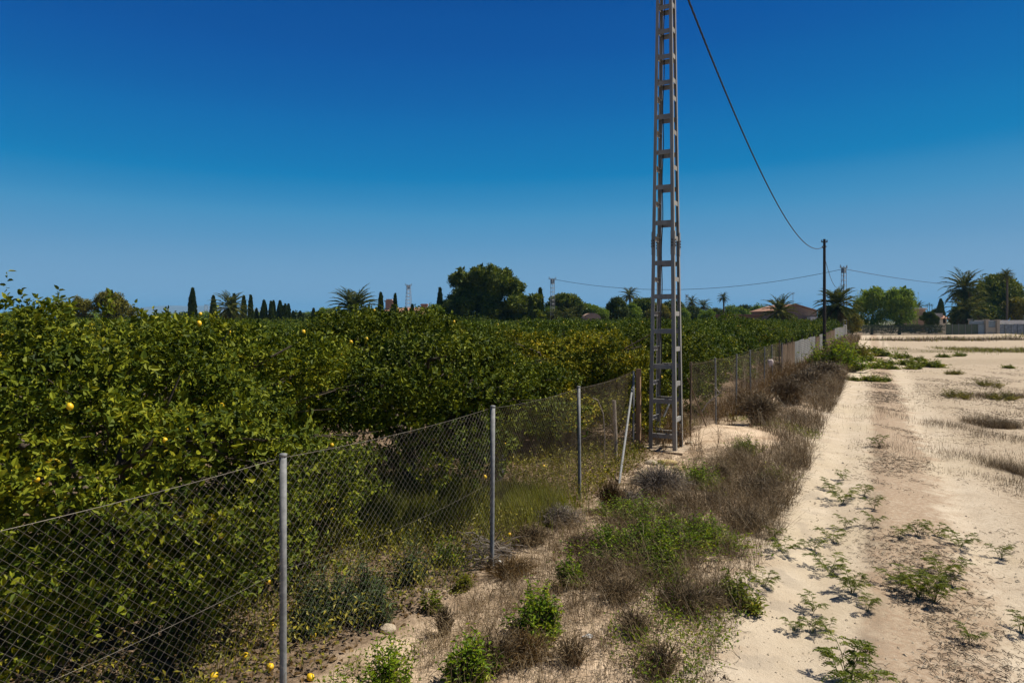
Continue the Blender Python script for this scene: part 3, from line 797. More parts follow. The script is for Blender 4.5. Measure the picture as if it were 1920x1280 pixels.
# ------------------------------------------------------------------ background trees
def crown_blobs(blobs, n, leaf, seed, asp=.55, up=.3, shell=.55):
    r = np.random.default_rng(seed)
    vol = np.array([b[1][0] * b[1][1] + b[1][0] * b[1][2] for b in blobs]); cnt = np.maximum((vol / vol.sum() * n).astype(int), 12)
    Ps, Ds = [], []
    for (c, s), k in zip(blobs, cnt):
        D = unit(r.normal(size=(k, 3))); rad = (shell + (1 - shell) * r.uniform(0, 1, k) ** .7) * (1 + .13 * lumps(D, int(r.integers(1e6)), 10, 4))
        Ps.append(np.array(c) + D * rad[:, None] * np.array(s)); Ds.append(D)
    P, D = np.concatenate(Ps), np.concatenate(Ds)
    LD = unit(D * .5 + r.normal(size=P.shape) * .8 + np.array([0, 0, up])); LN = unit(D + np.array([0, 0, .6]) + r.normal(size=P.shape) * .5)
    L = leaf * 1.15 * r.uniform(.6, 1.35, len(P))
    nc = len(P) // 4; q = r.integers(0, len(P), nc); cen = P.mean(0)
    Pc = np.concatenate([np.array(c) + unit(r.normal(size=(max(8, k // 5), 3))) * np.array(s_) * r.uniform(.2, .62, (max(8, k // 5), 1)) for (c, s_), k in zip(blobs, cnt)])
    return [leaves(P, LD, LN, L, L * asp, False), leaves(Pc, unit(r.normal(size=Pc.shape)), r.normal(size=Pc.shape), leaf * 2.4, leaf * 1.7, False)]
def blob_set(W, H, z0, n, seed, k=.42, depth=.8):
    """clumps over a dome of width W between heights z0 and H"""
    r = np.random.default_rng(seed); zc, sz = (z0 + H) / 2, (H - z0) / 2
    out_ = [((0, 0, zc), (W * .30, W * .30 * depth, sz * .66))]
    for i in range(n):
        D = unit(r.normal(size=3)); D[2] = abs(D[2]) if r.uniform() < .65 else D[2]
        s = k * r.uniform(.6, 1.15)
        out_.append(((D[0] * W / 2 * (1 - s * .75), D[1] * W / 2 * depth * (1 - s * .75), zc + D[2] * sz * (1 - s * .8)), (W / 2 * s, W / 2 * s * depth, min(sz, W / 2) * s * .85)))
    return out_
def tree(name, label, cat, px, Y, W, top, mat, seed, z0=.8, n=5000, leaf=None, k=.42, nb=26, bark='bark', group=None, asp=.55, up=.3):
    x = ax(px, Y)
    r = thing(name, label, cat, (x, Y, gz(x, Y)), 0, group)
    leaf = leaf or W * .04
    build('crown', crown_blobs(blob_set(W, top, z0, nb, seed, k), int(n * 1.5), leaf, seed, asp, up), mat, r)
    t = np.linspace(0, 1, 5); P = [tubes(np.stack([.1 * np.sin(t * 3), .1 * np.cos(t * 2), t * top * .7 - .1], -1)[None], np.interp(t, [0, 1], [.035 * top, .012 * top])[None], 7)]
    rr = np.random.default_rng(seed)
    for a in rr.uniform(0, 6.28, 6):
        b = np.array([0, 0, top * rr.uniform(.2, .45)])
        P.append(tubes((b + np.outer(t, [math.cos(a) * W * .3, math.sin(a) * W * .25, top * .3]))[None], np.interp(t, [0, 1], [.014 * top, .004 * top])[None], 5))
    build('trunk', P, M[bark], r)
    return r
def mpx(px0, px1, Y): return (px1 - px0) / FOC * Y

# the big pine
Yp = 118
pine = thing('pine_tree', 'big rounded dark green pine standing tallest on the orchard skyline', 'pine tree', (ax(925, Yp), Yp, 0))
bl = []
pr_ = np.random.default_rng(5)
for px, py, rp in [(872, 522, 22), (858, 512, 12), (890, 508, 18), (915, 505, 20), (938, 508, 18), (955, 520, 20), (905, 530, 28), (935, 535, 28), (965, 540, 20), (980, 545, 17), (997, 548, 13), (860, 545, 18), (880, 555, 24), (915, 560, 26), (950, 562, 26), (985, 568, 22), (1000, 570, 12), (850, 570, 14), (870, 582, 18), (900, 585, 20), (940, 588, 20), (980, 590, 18), (975, 560, 26), (990, 580, 24), (960, 585, 26), (925, 590, 26), (1005, 585, 14), (875, 596, 22), (905, 600, 24), (940, 602, 24), (890, 570, 24), (860, 590, 16), (866, 500, 9), (900, 497, 9), (922, 496, 9), (948, 505, 9)]:
    for q in range(4):
        s = rp / FOC * Yp * pr_.uniform(.55, .85)
        bl.append((((px - 925 + pr_.normal() * rp * .5) / FOC * Yp, pr_.normal() * 2.0, az(py + 9, Yp) + pr_.normal() * rp * .35 / FOC * Yp), (s, s, s * .8)))
build('crown', crown_blobs(bl, 46000, .40, 3, .35, .4, .5), M['pine_leaf'], pine)
t = np.linspace(0, 1, 5)
build('trunk', [tubes(np.stack([t * .3, t * 0, t * 8 - .1], -1)[None], np.interp(t, [0, 1], [.38, .15])[None], 9)] +
      [tubes((np.array([.1, 0, 2.5 + i * .5]) + np.outer(t, [math.cos(a) * 4.5, math.sin(a) * 1.5, 3]))[None], np.interp(t, [0, 1], [.16, .05])[None], 6) for i, a in enumerate((0, 3.1, .6, 2.5, 1.2, 4.2))], M['bark'], pine)

def cypress(px, py, wpx, Y, label, seed, group=None):
    H = az(py, Y); W = wpx / FOC * Y
    r = thing('cypress_tree', label, 'cypress', (ax(px, Y), Y, 0), seed * 1.1, group)
    g = np.random.default_rng(seed); n = int(2600 + 1200 * W)
    t = g.uniform(.02, 1, n) ** .85; a = g.uniform(0, 6.28, n)
    rad = W / 2 * np.clip(np.minimum(1.0, .55 + t * 2.2) * (1 - t ** 2.6) ** .8, .02, 1) * (.6 + .4 * g.uniform(0, 1, n) ** .5) * (1 + .16 * np.sin(a * 3 + t * 9) + .1 * np.sin(a * 5 - t * 22))
    P = np.stack([np.cos(a) * rad, np.sin(a) * rad, t * H], -1); D = np.stack([np.cos(a), np.sin(a), np.full(n, 0)], -1)
    L = g.uniform(.25, .55, n) * (H / 8) ** .5
    build('crown', [leaves(P, unit(D * .45 + np.array([0, 0, 1]) + g.normal(size=P.shape) * .2), unit(D + g.normal(size=P.shape) * .3), L, L * .42, False)], M['cypress_leaf'], r)
    build('trunk', [tubes(np.array([[0, 0, -.1], [0, 0, H * .85]])[None], np.array([[W * .08, .02]]), 6)], M['bark'], r)
    return r
cyp = [(361, 543, 15, 120, 'tallest lone cypress left of the palm on the orchard skyline'),
       (400, 557, 13, 125, 'slim cypress just left of the first date palm'),
       (439, 553, 9, 135, 'thin cypress standing behind the first date palm crown'),
       (457, 557, 11, 130, 'slim cypress touching the right side of the first date palm'),
       (470, 556, 9, 122, 'narrow pointed cypress standing alone right of the first date palm'),
       (495, 565, 14, 130, 'first and widest cypress at the left end of the short cypress row'),
       (588, 580, 9, 130, 'small lone cypress at the right end of the cypress row'),
       (714, 551, 11, 118, 'dark cypress between the round date palm and the terracotta house'),
       (741, 553, 7, 124, 'slender cypress rising in front of the terracotta roof'),
       (736, 573, 9, 112, 'short cypress at the foot of the slender one by the terracotta house'),
       (773, 573, 9, 122, 'short dark cypress before the right part of the terracotta house'),
       (825, 542, 12, 126, 'cypress whose tip shows just left of the big pine'),
       (1013, 543, 13, 116, 'dark cypress against the right flank of the big pine'),
       (995, 560, 10, 114, 'shorter cypress merged into the right edge of the big pine'),
       (762, 580, 8, 118, 'smallest cypress in the hedge before the terracotta house')]
for i, (px, py, wp, Y, lb) in enumerate(cyp): cypress(px, py, wp, Y, lb, 100 + i)
for i, (px, py, wp) in enumerate(((508, 567, 9), (513, 566, 8), (525, 566, 13), (535, 572, 9), (541, 572, 10), (550, 585, 12), (481, 580, 8), (563, 585, 11), (530, 575, 10))):
    cypress(px, py, wp, 130 + i % 3 * 4, 'dark cypress packed in the short row right of the first date palm', 130 + i, 'cypresses of the short row')

def palm(px, py_top, wpx, Y, label, seed, trunk=True, nfr=46, dry=10, slim=False, group=None, mat='frond', low=-.75):
    """py_top: row of the crown's top; wpx: crown width in photo pixels"""
    R = wpx / FOC * Y / 2; x = ax(px, Y); zc = max(az(py_top, Y) - R * 1.04, .5)
    r = thing('fan_palm' if slim else 'date_palm', label, 'palm', (x, Y, 0), 0, group)
    g = np.random.default_rng(seed)
    def fronds(n, elo, ehi, Lk, npair):
        out_ = []
        t = np.linspace(0, 1, 9)
        for i in range(n):
            a = i * 2.399 + g.normal() * .15; e = elo + (ehi - elo) * (i + .5) / n + g.normal() * .08; L = R * Lk * g.uniform(.9, 1.12)
            ang = e - t ** 1.4 * g.uniform(.9, 1.35) * (1.0 if e > 0 else .6)
            st = L / 8; hor = np.concatenate([[0], np.cumsum(np.cos(ang[:-1]) * st)]); ver = np.concatenate([[0], np.cumsum(np.sin(ang[:-1]) * st)])
            ca, sa = math.cos(a), math.sin(a)
            P = np.stack([ca * hor, sa * hor, zc + ver], -1)
            out_.append(tubes(P[None], np.interp(t, [0, 1], [R * .018, R * .004])[None], 3))
            tt = np.repeat(np.linspace(.14, 1, npair), 2); B = np.stack([np.interp(tt, t, P[:, q]) for q in range(3)], -1)
            T = np.stack([np.interp(tt, t, np.gradient(P[:, q])) for q in range(3)], -1); T = unit(T)
            S = np.array([-sa, ca, 0]) * np.tile([1, -1], npair)[:, None]
            Nn = np.cross(T, S) * np.tile([1, -1], npair)[:, None]
            D = unit(T * .75 + S * .75 + Nn * .28 + g.normal(size=T.shape) * .10 + np.array([0, 0, -.15]))
            LL = R * .26 * (np.sin(np.clip(tt * .9 + .12, 0, 1) * PI) * .75 + .3)
            out_.append(leaves(B, D, unit(Nn + g.normal(size=T.shape) * .2), LL, LL * .16, False))
        return out_
    build('crown', fronds(nfr, 1.45, low, 1.28, 20), M[mat], r)
    if dry: build('dead_fronds', fronds(dry, -.55, -1.15, .95, 14), M['dry_frond'], r)
    if trunk:
        tz = np.linspace(0, 1, 14); rad = (R * .085 if not slim else R * .13) * (1 + .09 * (np.arange(14) % 2)) * np.interp(tz, [0, .08, .9, 1], [1.25, 1, 1, 1.5])
        build('trunk', [tubes(np.stack([.15 * np.sin(tz * 2.2), 0 * tz, tz * (zc + .1) - .1], -1)[None], rad[None], 9)], M['bark'], r)
    return r
palm(432, 546, 62, 112, 'first date palm with drooping tan fronds right of the tallest cypress', 1, dry=16)
palm(663, 537, 88, 106, 'wide round-headed date palm left of the terracotta house', 2, nfr=60, dry=8, low=-.6)
palm(1180, 537, 34, 190, 'small date palm whose crown rises above dark trees left of the lattice mast', 3, nfr=36, dry=5)
palm(1297, 553, 26, 160, 'small palm crown among trees just right of the lattice mast', 4, nfr=30, dry=6)
palm(1319, 559, 30, 170, 'squat palm behind the rounded green shrub right of the lattice mast', 5, nfr=30, dry=6)
palm(1356, 547, 22, 175, 'slim palm on a thin bare trunk between the mast and the low house', 6, nfr=32, dry=4, slim=True)
palm(1462, 552, 64, 112, 'spreading date palm in front of the low brown house', 7, nfr=44, dry=10)
palm(1570, 534, 74, 104, 'bushy date palm with hanging brown fronds right of the wooden pole', 8, nfr=56, dry=22, low=-.8)
palm(1809, 505, 70, 142, 'tall date palm with arched fronds above the green screen fence', 9, nfr=48, dry=14, low=-.9)
palm(1815, 548, 70, 139, 'lower date palm growing under the tall arched one', 10, nfr=44, dry=16, low=-.8)
palm(1887, 503, 25, 138, 'slim palm with a small tufted head in front of the dark tree', 11, nfr=44, dry=4, slim=True)
palm(1722, 563, 28, 190, 'half-hidden palm at the right edge of the pepper trees', 12, nfr=30, dry=8)
palm(1066, 572, 42, 128, 'yellowish low palm right of the big pine under the rounded tree', 13, nfr=34, dry=14)
palm(1040, 575, 30, 126, 'small tan palm between the cypress and the far pylon', 14, nfr=28, dry=12)
for i, (px, py) in enumerate(((1738, 569), (1742, 567), (1747, 569))):
    palm(px, py, 6, 330, 'tiny distant palm, one of three thin ones over the round bush', 20 + i, nfr=18, dry=0, slim=True, group='three distant thin palms')

tree('tree', 'olive-brown rounded tree, smallest at the left end of the trio over the near lemon tree', 'tree', 114, 90, mpx(94, 134, 90), az(560, 90), M['olive_leaf'], 41, 2.0, 2600)
tree('tree', 'olive-brown rounded tree in the middle of the trio over the near lemon tree', 'tree', 153, 90, mpx(130, 176, 90), az(550, 90), M['olive_leaf'], 42, 2.0, 3000)
tree('tree', 'widest and tallest olive-brown rounded tree above the near lemon tree', 'tree', 206, 90, mpx(174, 240, 90), az(544, 90), M['olive_leaf'], 43, 2.0, 4200)
tree('tree', 'low olive-brown crown just right of the widest rounded one', 'tree', 247, 92, mpx(234, 262, 92), az(567, 92), M['olive_leaf'], 44, 2.0, 2000)
tree('tree', 'green rounded tree left of the wide round-headed date palm', 'tree', 612, 112, mpx(594, 636, 112), az(572, 112), M['tree_leaf'], 45)
tree('tree', 'low green tree behind the trunk side of the wide round-headed date palm', 'tree', 690, 120, mpx(672, 708, 120), az(577, 120), M['tree_leaf'], 46)
tree('tree', 'bright green shrubby tree between the terracotta house and the big pine', 'tree', 815, 112, mpx(796, 836, 112), az(566, 112), M['tree_leaf'], 47)
tree('tree', 'dark tree at the left foot of the big pine', 'tree', 838, 114, mpx(816, 862, 114), az(558, 114), M['dark_leaf'], 48, n=6000)
tree('pine_tree', 'umbrella-shaped green pine behind the far pylon right of the big pine', 'pine tree', 1058, 140, mpx(1016, 1090, 140), az(551, 140), M['pine_leaf'], 49, 3.0, 8000)
tree('tree', 'low green tree right of the umbrella-shaped pine', 'tree', 1098, 150, mpx(1070, 1130, 150), az(568, 150), M['tree_leaf'], 50, n=6000)
tree('tree', 'light green tree behind the curved pale roof', 'tree', 1126, 128, mpx(1108, 1142, 128), az(570, 128), M['willow_leaf'], 51)
tree('tree', 'nearly black tree below the small date palm left of the mast', 'tree', 1157, 130, mpx(1136, 1180, 130), az(553, 130), M['dark_leaf'], 52, n=6000)
tree('tree', 'broad olive green tree behind the lattice mast', 'tree', 1208, 140, mpx(1176, 1244, 140), az(557, 140), M['pine_leaf'], 53, n=7000)
tree('tree', 'dark tree seen through the legs of the lattice mast', 'tree', 1262, 150, mpx(1236, 1290, 150), az(561, 150), M['dark_leaf'], 54, n=6000)
tree('shrub', 'rounded bright green shrub right of the lattice mast', 'shrub', 1325, 118, mpx(1308, 1344, 118), az(574, 118), M['willow_leaf'], 55, .2)
tree('tree', 'dark green tree low behind the slim bare-trunked palm', 'tree', 1300, 150, mpx(1280, 1320, 150), az(572, 150), M['dark_leaf'], 56)
BL = 'dark green tree in the low belt behind the orchard and the long roof'
for i, (px, py, wp) in enumerate(((1345, 580, 30), (1372, 572, 34), (1398, 569, 36), (1424, 571, 36), (1446, 574, 30), (1385, 578, 40), (1412, 576, 34), (1490, 580, 30))):
    tree('tree', BL, 'tree', px, 178 + (i * 7) % 15, mpx(0, wp * 1.3, 178), az(py - 4, 178), M['tree_leaf' if i % 2 else 'dark_leaf'], 60 + i, .4, 3000, group='trees of the low belt')
def pepper(px, Y, W, top, label, seed):
    x = ax(px, Y); r = thing('pepper_tree', label, 'tree', (x, Y, 0))
    g = np.random.default_rng(seed)
    bl_ = blob_set(W, top, 1.0, 30, seed, .40)
    P1 = crown_blobs(bl_, 5500, W * .05, seed, .35, -.9, .5)
    n = 260; a = g.uniform(0, 6.28, n); rr = W / 2 * g.uniform(.5, .98, n); z = top * g.uniform(.35, .88, n)
    k = 9; t = np.arange(k) / k
    P = np.stack([np.cos(a)[:, None] * rr[:, None] * (1 + t * .06), np.sin(a)[:, None] * rr[:, None] * .8 * (1 + t * .06), z[:, None] - t * top * .24], -1).reshape(-1, 3)
    D = unit(g.normal(size=P.shape) * .5 + np.array([0, 0, -.9])); L = W * .045
    build('crown', P1 + [leaves(P, D, unit(g.normal(size=P.shape)), L, L * .45, False)], M['willow_leaf'], r)
    t = np.linspace(0, 1, 5)
    build('trunk', [tubes(np.stack([.3 * np.sin(t * 2), 0 * t, t * top * .75 - .1], -1)[None], np.interp(t, [0, 1], [.3, .1])[None], 8)], M['bark'], r)
pepper(1634, 134, mpx(1604, 1664, 134), az(530, 134), 'left of the two drooping pepper trees behind the picket fence', 70)
pepper(1686, 132, mpx(1654, 1720, 132), az(532, 132), 'right and wider of the two drooping pepper trees behind the picket fence', 71)
tree('tree', 'dark scrubby tree under the bushy palm by the fence end', 'tree', 1560, 112, mpx(1535, 1590, 112), az(572, 112), M['dark_leaf'], 72, .2, 5000)
tree('shrub', 'olive scrub at the corner where the patched fence meets the picket fence', 'shrub', 1598, 124, mpx(1580, 1618, 124), az(585, 124), M['olive_leaf'], 73, .1, 3000)
tree('shrub', 'round clipped dark bush in front of the white house', 'shrub', 1742, 139, mpx(1724, 1759, 139), az(583, 139), M['dark_leaf'], 74, .5, 5000, k=.3)
cypress(1764, 562, 15, 190, 'dark conical tree behind the white house', 175)
tree('tree', 'dark rounded bush beside the conical tree behind the white house', 'tree', 1756, 192, mpx(1746, 1768, 192), az(574, 192), M['dark_leaf'], 76)
tree('pine_tree', 'large dark pine filling the skyline right of the tall date palm', 'pine tree', 1868, 152, mpx(1822, 1916, 152), az(514, 152), M['pine_leaf'], 77, 1.5, 12000, nb=34)
tree('tree', 'lower olive tree at the far right edge over the blue wall', 'tree', 1908, 146, mpx(1880, 1945, 146), az(556, 146), M['olive_leaf'], 78, .5, 6000)
tree('tree', 'dark mass of tree under the two date palms behind the gate', 'tree', 1830, 149, mpx(1782, 1872, 149), az(566, 149), M['dark_leaf'], 79, .3, 9000)
tree('tree', 'pale green tree at the frame edge behind the rounded pine', 'tree', 1960, 150, mpx(1920, 2010, 150), az(560, 150), M['tree_leaf'], 80, .4, 5000)
for i, (px, py, wp, mt, lb) in enumerate(((1145, 572, 40, 'tree_leaf', 'mid-green rounded tree between the shed and the nearly black tree'), (1185, 566, 46, 'tree_leaf', 'bushy tree below the small date palm crown'), (1235, 566, 50, 'olive_leaf', 'olive tree filling the gap just left of the lattice mast'), (1278, 574, 36, 'tree_leaf', 'small bushy tree visible just right of the lattice mast'),
        (855, 560, 50, 'pine_leaf', 'lower pine crowding the left side of the big pine'), (1000, 572, 40, 'dark_leaf', 'dark bush filling the right foot of the big pine'), (1035, 570, 44, 'tree_leaf', 'bushy tree behind the small tan palm'), (575, 584, 40, 'dark_leaf', 'low dark tree at the right end of the short cypress row'), (640, 578, 40, 'tree_leaf', 'bushy tree behind the left side of the wide round-headed palm'), (480, 588, 50, 'dark_leaf', 'low dark bush at the foot of the short cypress row'), (1595, 575, 40, 'dark_leaf', 'dark tree between the bushy palm and the pepper trees'))):
    tree('tree', lb, 'tree', px, 132 + i, mpx(0, wp, 132), az(py, 132), M[mt], 300 + i, .3, 5000)
# hedge of far trees that closes the horizon behind the orchard
HB = 'hazy dark tree in the far line that closes the view behind the orchard'
for i in range(46):
    px = -60 + i * 34 + rng.normal() * 8
    if 690 < px < 820: continue
    Y = 235 + rng.uniform(-15, 60)
    tree('tree', HB, 'tree', px, Y, mpx(0, rng.uniform(38, 60), Y), az(rng.uniform(581, 591), Y), M['tree_leaf' if i % 3 else 'dark_leaf'], 200 + i, .2, 900, group='far line of trees')

# ------------------------------------------------------------------ houses
def gable_roof(x0, x1, y0, y1, z0, zr, ov=.4, th=.14, along='y'):
    """solid pitched roof; ridge runs along x or y"""
    if along == 'y':
        xm = (x0 + x1) / 2; pr = [(x0 - ov, z0), (xm, zr), (x1 + ov, z0)]
        V = [(x, y, z + dz) for y in (y0 - ov, y1 + ov) for dz in (0, th) for x, z in pr]
    else:
        ym = (y0 + y1) / 2; pr = [(y0 - ov, z0), (ym, zr), (y1 + ov, z0)]
        V = [(x, y, z + dz) for x in (x0 - ov, x1 + ov) for dz in (0, th) for y, z in pr]
    F4 = [(3, 4, 10, 9), (4, 5, 11, 10), (0, 1, 7, 6), (1, 2, 8, 7), (0, 3, 9, 6), (2, 5, 11, 8), (0, 1, 4, 3), (1, 2, 5, 4), (6, 7, 10, 9), (7, 8, 11, 10)]
    return (np.array(V), np.array(F4), 0)
def gable_wall(x0, x1, y0, y1, z0, zr, along='y'):
    B = box(((x0 + x1) / 2, (y0 + y1) / 2, z0 / 2 - .1), (x1 - x0, y1 - y0, z0 + .2))
    if along == 'y': V = [(x0, y0, z0), (x1, y0, z0), ((x0 + x1) / 2, y0, zr), (x0, y1, z0), (x1, y1, z0), ((x0 + x1) / 2, y1, zr)]
    else: V = [(x0, y0, z0), (x0, y1, z0), (x0, (y0 + y1) / 2, zr), (x1, y0, z0), (x1, y1, z0), (x1, (y0 + y1) / 2, zr)]
    return [B, (np.array(V), [np.array([[0, 1, 2], [3, 4, 5]])], 0)]
def window(parent, x, y, z, w_, h_):
    f = build('window', [box((x, y, z + h_ / 2 + .04), (w_ + .16, .08, .08)), box((x, y, z - h_ / 2 - .04), (w_ + .2, .1, .08)), box((x - w_ / 2 - .04, y, z), (.08, .08, h_)), box((x + w_ / 2 + .04, y, z), (.08, .08, h_))], M['wall_white'], parent)
    build('pane', [box((x, y + .02, z), (w_, .03, h_))], M['glass_dark'], f)

Y = 140
h1 = thing('house', 'terracotta-roofed pink house with a tall chimney left of the big pine', 'house', (0, 0, 0))
xa, xb, xc = ax(722, Y), ax(785, Y), ax(814, Y)
zt, ze = az(577, Y), az(585, Y)
build('wall', gable_wall(xa, xb, Y, Y + 8, ze, zt, 'x'), M['wall_pink'], h1)
rf = build('roof', [gable_roof(xa, xb, Y, Y + 8, ze, zt, along='x')], M['roof_tile'], h1)
build('chimney', [box((ax(727, Y), Y + 2, (az(563, Y) + ze) / 2 - .3), (1.5, 1.2, az(563, Y) - ze + .6)), box((ax(727, Y), Y + 2, az(564, Y)), (1.9, 1.6, .25)), box((ax(727, Y), Y + 2, az(562, Y)), (1.2, 1.0, .4))], M['wall_pink'], rf)
build('wall', gable_wall(xb + .1, xc, Y - 1, Y + 6, az(591, Y), az(584, Y), 'x'), M['wall_pink'], h1)
rf2 = build('roof', [gable_roof(xb + .5, xc, Y - 1, Y + 6, az(590, Y), az(583, Y), along='x')], M['roof_tile'], h1)
build('chimney', [box((ax(793, Y), Y + 2.4, az(579, Y)), (1.3, 1.0, 2.2)), box((ax(793, Y), Y + 2.4, az(571, Y)), (1.6, 1.3, .2))], M['wall_pink'], rf2)
window(h1, ax(750, Y), Y - .05, 2.2, 1.1, 1.2); window(h1, ax(768, Y), Y - .05, 2.2, 1.1, 1.2)

Y = 128
h2 = thing('house', 'brown house with a low terracotta gable just left of the wooden pole', 'house', (0, 0, 0))
x0, x1 = ax(1452, Y), ax(1532, Y)
build('wall', gable_wall(x0, x1, Y, Y + 12, az(584, Y), az(571, Y)), M['wall_brown'], h2)
r2 = build('roof', [gable_roof(x0, x1, Y, Y + 12, az(584, Y), az(571, Y))], M['roof_tile'], h2)
build('annex_wall', [box((ax(1521, Y), Y - 1.2, az(596, Y) / 2), (mpx(1511, 1531, Y), 1.6, az(592, Y)))], M['wall_white'], h2)
build('aerial', [tubes(np.array([[ax(1491, Y), Y + 1, az(574, Y)], [ax(1491, Y), Y + 1, az(547, Y)]])[None], .04, 5), box((ax(1491, Y), Y + 1, az(549, Y)), (.9, .05, .05)), box((ax(1491, Y), Y + 1, az(551, Y)), (.6, .05, .05))], M['mast'], r2)
window(h2, ax(1500, Y), Y - .05, 2.0, 1.1, 1.1)
Y = 120
h3 = thing('outbuilding', 'long low outbuilding with a flat tan roof behind the orchard', 'outbuilding', (0, 0, 0))
build('wall', [box((ax(1382, Y), Y + 2.5, az(592, Y) / 2), (mpx(1337, 1428, Y), 5, az(592, Y)))], M['wall_brown'], h3)
build('roof', [box((ax(1382, Y), Y + 2.5, az(590.5, Y)), (mpx(1333, 1431, Y), 5.7, .26))], M['roof_tile'], h3)
Y = 116
h4 = thing('shed', 'small shed with a curved pale roof among trees left of the mast', 'shed', (ax(1108, Y), Y, 0))
a = np.linspace(0, PI, 13); wv_ = mpx(1092, 1124, Y) / 2; zb_ = az(597, Y)
ring = np.stack([-np.cos(a) * wv_, np.zeros(13), zb_ + np.sin(a) * (az(587, Y) - zb_)], -1)
V = np.concatenate([ring + [0, -2, 0], ring + [0, 2, 0]])
build('roof', [(V, [np.array([(i, i + 1, i + 14, i + 13) for i in range(12)]), np.array([list(range(13)), list(range(13, 26))])], 0)], M['wall_pink'], h4)
build('wall', [box((0, 0, zb_ / 2 - .02), (wv_ * 1.9, 3.8, zb_ - .02))], M['wall_brown'], h4)
Y = 160
h5 = thing('house', 'small white house with a pinkish roof and dark doorway beside the round bush', 'house', (0, 0, 0))
build('wall', [box((ax(1761, Y), Y + 2, az(587, Y) / 2), (mpx(1754, 1768, Y), 4, az(587, Y)))], M['wall_white'], h5)
build('porch_wall', [box((ax(1770, Y), Y + 1.5, az(597, Y) / 2), (mpx(1763, 1778, Y), 2, az(597, Y)))], M['wall_white'], h5)
build('roof', [(np.array([(ax(1762.5, Y), Y - .8, az(598, Y)), (ax(1779, Y), Y - .8, az(598, Y)), (ax(1779, Y), Y + 2.4, az(591.5, Y)), (ax(1762.5, Y), Y + 2.4, az(591.5, Y)), (ax(1762.5, Y), Y - .8, az(597, Y)), (ax(1779, Y), Y - .8, az(597, Y)), (ax(1779, Y), Y + 2.4, az(590.5, Y)), (ax(1762.5, Y), Y + 2.4, az(590.5, Y))]), np.array([(0, 1, 2, 3), (4, 5, 6, 7), (0, 1, 5, 4), (1, 2, 6, 5), (2, 3, 7, 6), (3, 0, 4, 7)]), 0)], M['roof_tile'], h5)
build('door', [box((ax(1770, Y), Y + .45, az(602, Y)), (mpx(1764, 1775, Y), .06, mpx(598, 606, Y)))], M['glass_dark'], h5)
h6 = thing('house', 'sliver of a cream house showing between the pepper trees and the round bush', 'house', (0, 0, 0))
build('wall', [box((ax(1724, 165), 168, az(579, 165) / 2), (mpx(1712, 1735, 165), 6, az(579, 165)))], M['wall_pink'], h6)
build('roof', [box((ax(1724, 165), 168, az(578, 165)), (mpx(1710, 1737, 165), 6.6, .25))], M['wall_white'], h6)

# ------------------------------------------------------------------ far boundary
Y = 128
pk = thing('picket_fence', 'dark green picket fence closing the far end of the sandy field', 'fence', (0, 0, 0))
x0, x1 = ax(1590, Y), ax(1772, Y)
n = 96
xs = np.linspace(x0, x1, n); hh = 1.95 + rng.normal(size=n) * .08
pkp = [box((x_, Y + .02 * rng.normal(), h_ / 2), (.085, .03, h_)) for x_, h_ in zip(xs, hh)]
for p_ in pkp: build('picket', [p_], M['green_paint'], pk)
for z in (.45, 1.0, 1.6): build('rail', [box(((x0 + x1) / 2, Y + .075, z), (x1 - x0, .05, .10))], M['green_paint'], pk)
hd_l = leaves(np.stack([rng.uniform(x0, x1, 5200), Y + .7 + rng.uniform(0, .7, 5200), .35 + rng.uniform(0, 1.55, 5200)], -1), rdirs(5200), rdirs(5200) + np.array([0, -.5, .5]), .22, .12, False)
tag(build('hedge', [hd_l], M['dark_leaf']), 'thin dark hedge growing behind the picket fence', 'hedge')
gs = thing('screen_fence', 'faded green mesh screen fence between the picket fence and the gate', 'fence', (0, 0, 0))
x2 = ax(1846, Y)
for i, (a, b) in enumerate(zip(np.linspace(x1 + .15, x2, 7)[:-1], np.linspace(x1 + .15, x2, 7)[1:])):
    build('screen_panel', [box(((a + b) / 2, Y + .05, 1.02), (b - a - .07, .03, 2.0 - .08 * (i % 2)))], M['green_screen' if i < 5 else 'gate_blue'], gs)
    build('post', [box((b, Y, 1.05), (.07, .07, 2.15))], M['galv'], gs)
build('upper_grille', [box(((ax(1818, Y) + x2) / 2, Y + .12, 2.35), (x2 - ax(1818, Y), .03, .6))], M['gate_blue'], gs)
def pillar(px, py_top, label, wpx=5.0, dy=0.0):
    h = az(py_top, Y); o = thing('gate_pillar', label, 'pillar', (ax(px, Y + dy), Y + dy, 0))
    build('shaft', [box((0, 0, h / 2 - .12), (wpx / FOC * Y, .6, h - .2))], M['pillar'], o)
    build('cap', [box((0, 0, h - .09), (wpx / FOC * Y + .22, .82, .22))], M['pillar'], o)
pillar(1849, 598.5, 'cream gate pillar on the left of the blue gate'); pillar(1870, 599, 'cream gate pillar on the right of the blue gate'); pillar(1819, 598, 'cream pillar rising behind the green screen fence', 3.4, 1.2)
gt = thing('gate', 'small blue-grey gate over a cream base between two cream pillars', 'gate', (ax(1860, Y), Y, 0))
build('panel', [box((0, .1, 2.05), (1.35, .05, 1.15))], M['gate_blue'], gt)
build('base_wall', [box((0, .1, .72), (1.42, .25, 1.45))], M['pillar'], gt)
wl = thing('boundary_wall', 'blue-grey wall under a long white canopy roof at the right edge', 'wall', (0, 0, 0))
build('wall_face', [box(((ax(1876, Y) + ax(2040, Y)) / 2, Y + .5, .95), (ax(2040, Y) - ax(1876, Y), .2, 2.1))], M['blue_wall'], wl)
for px in np.arange(1888, 2040, 12.): build('pier', [box((ax(px, Y), Y + .32, .95), (.28, .18, 2.1))], M['blue_wall'], wl)
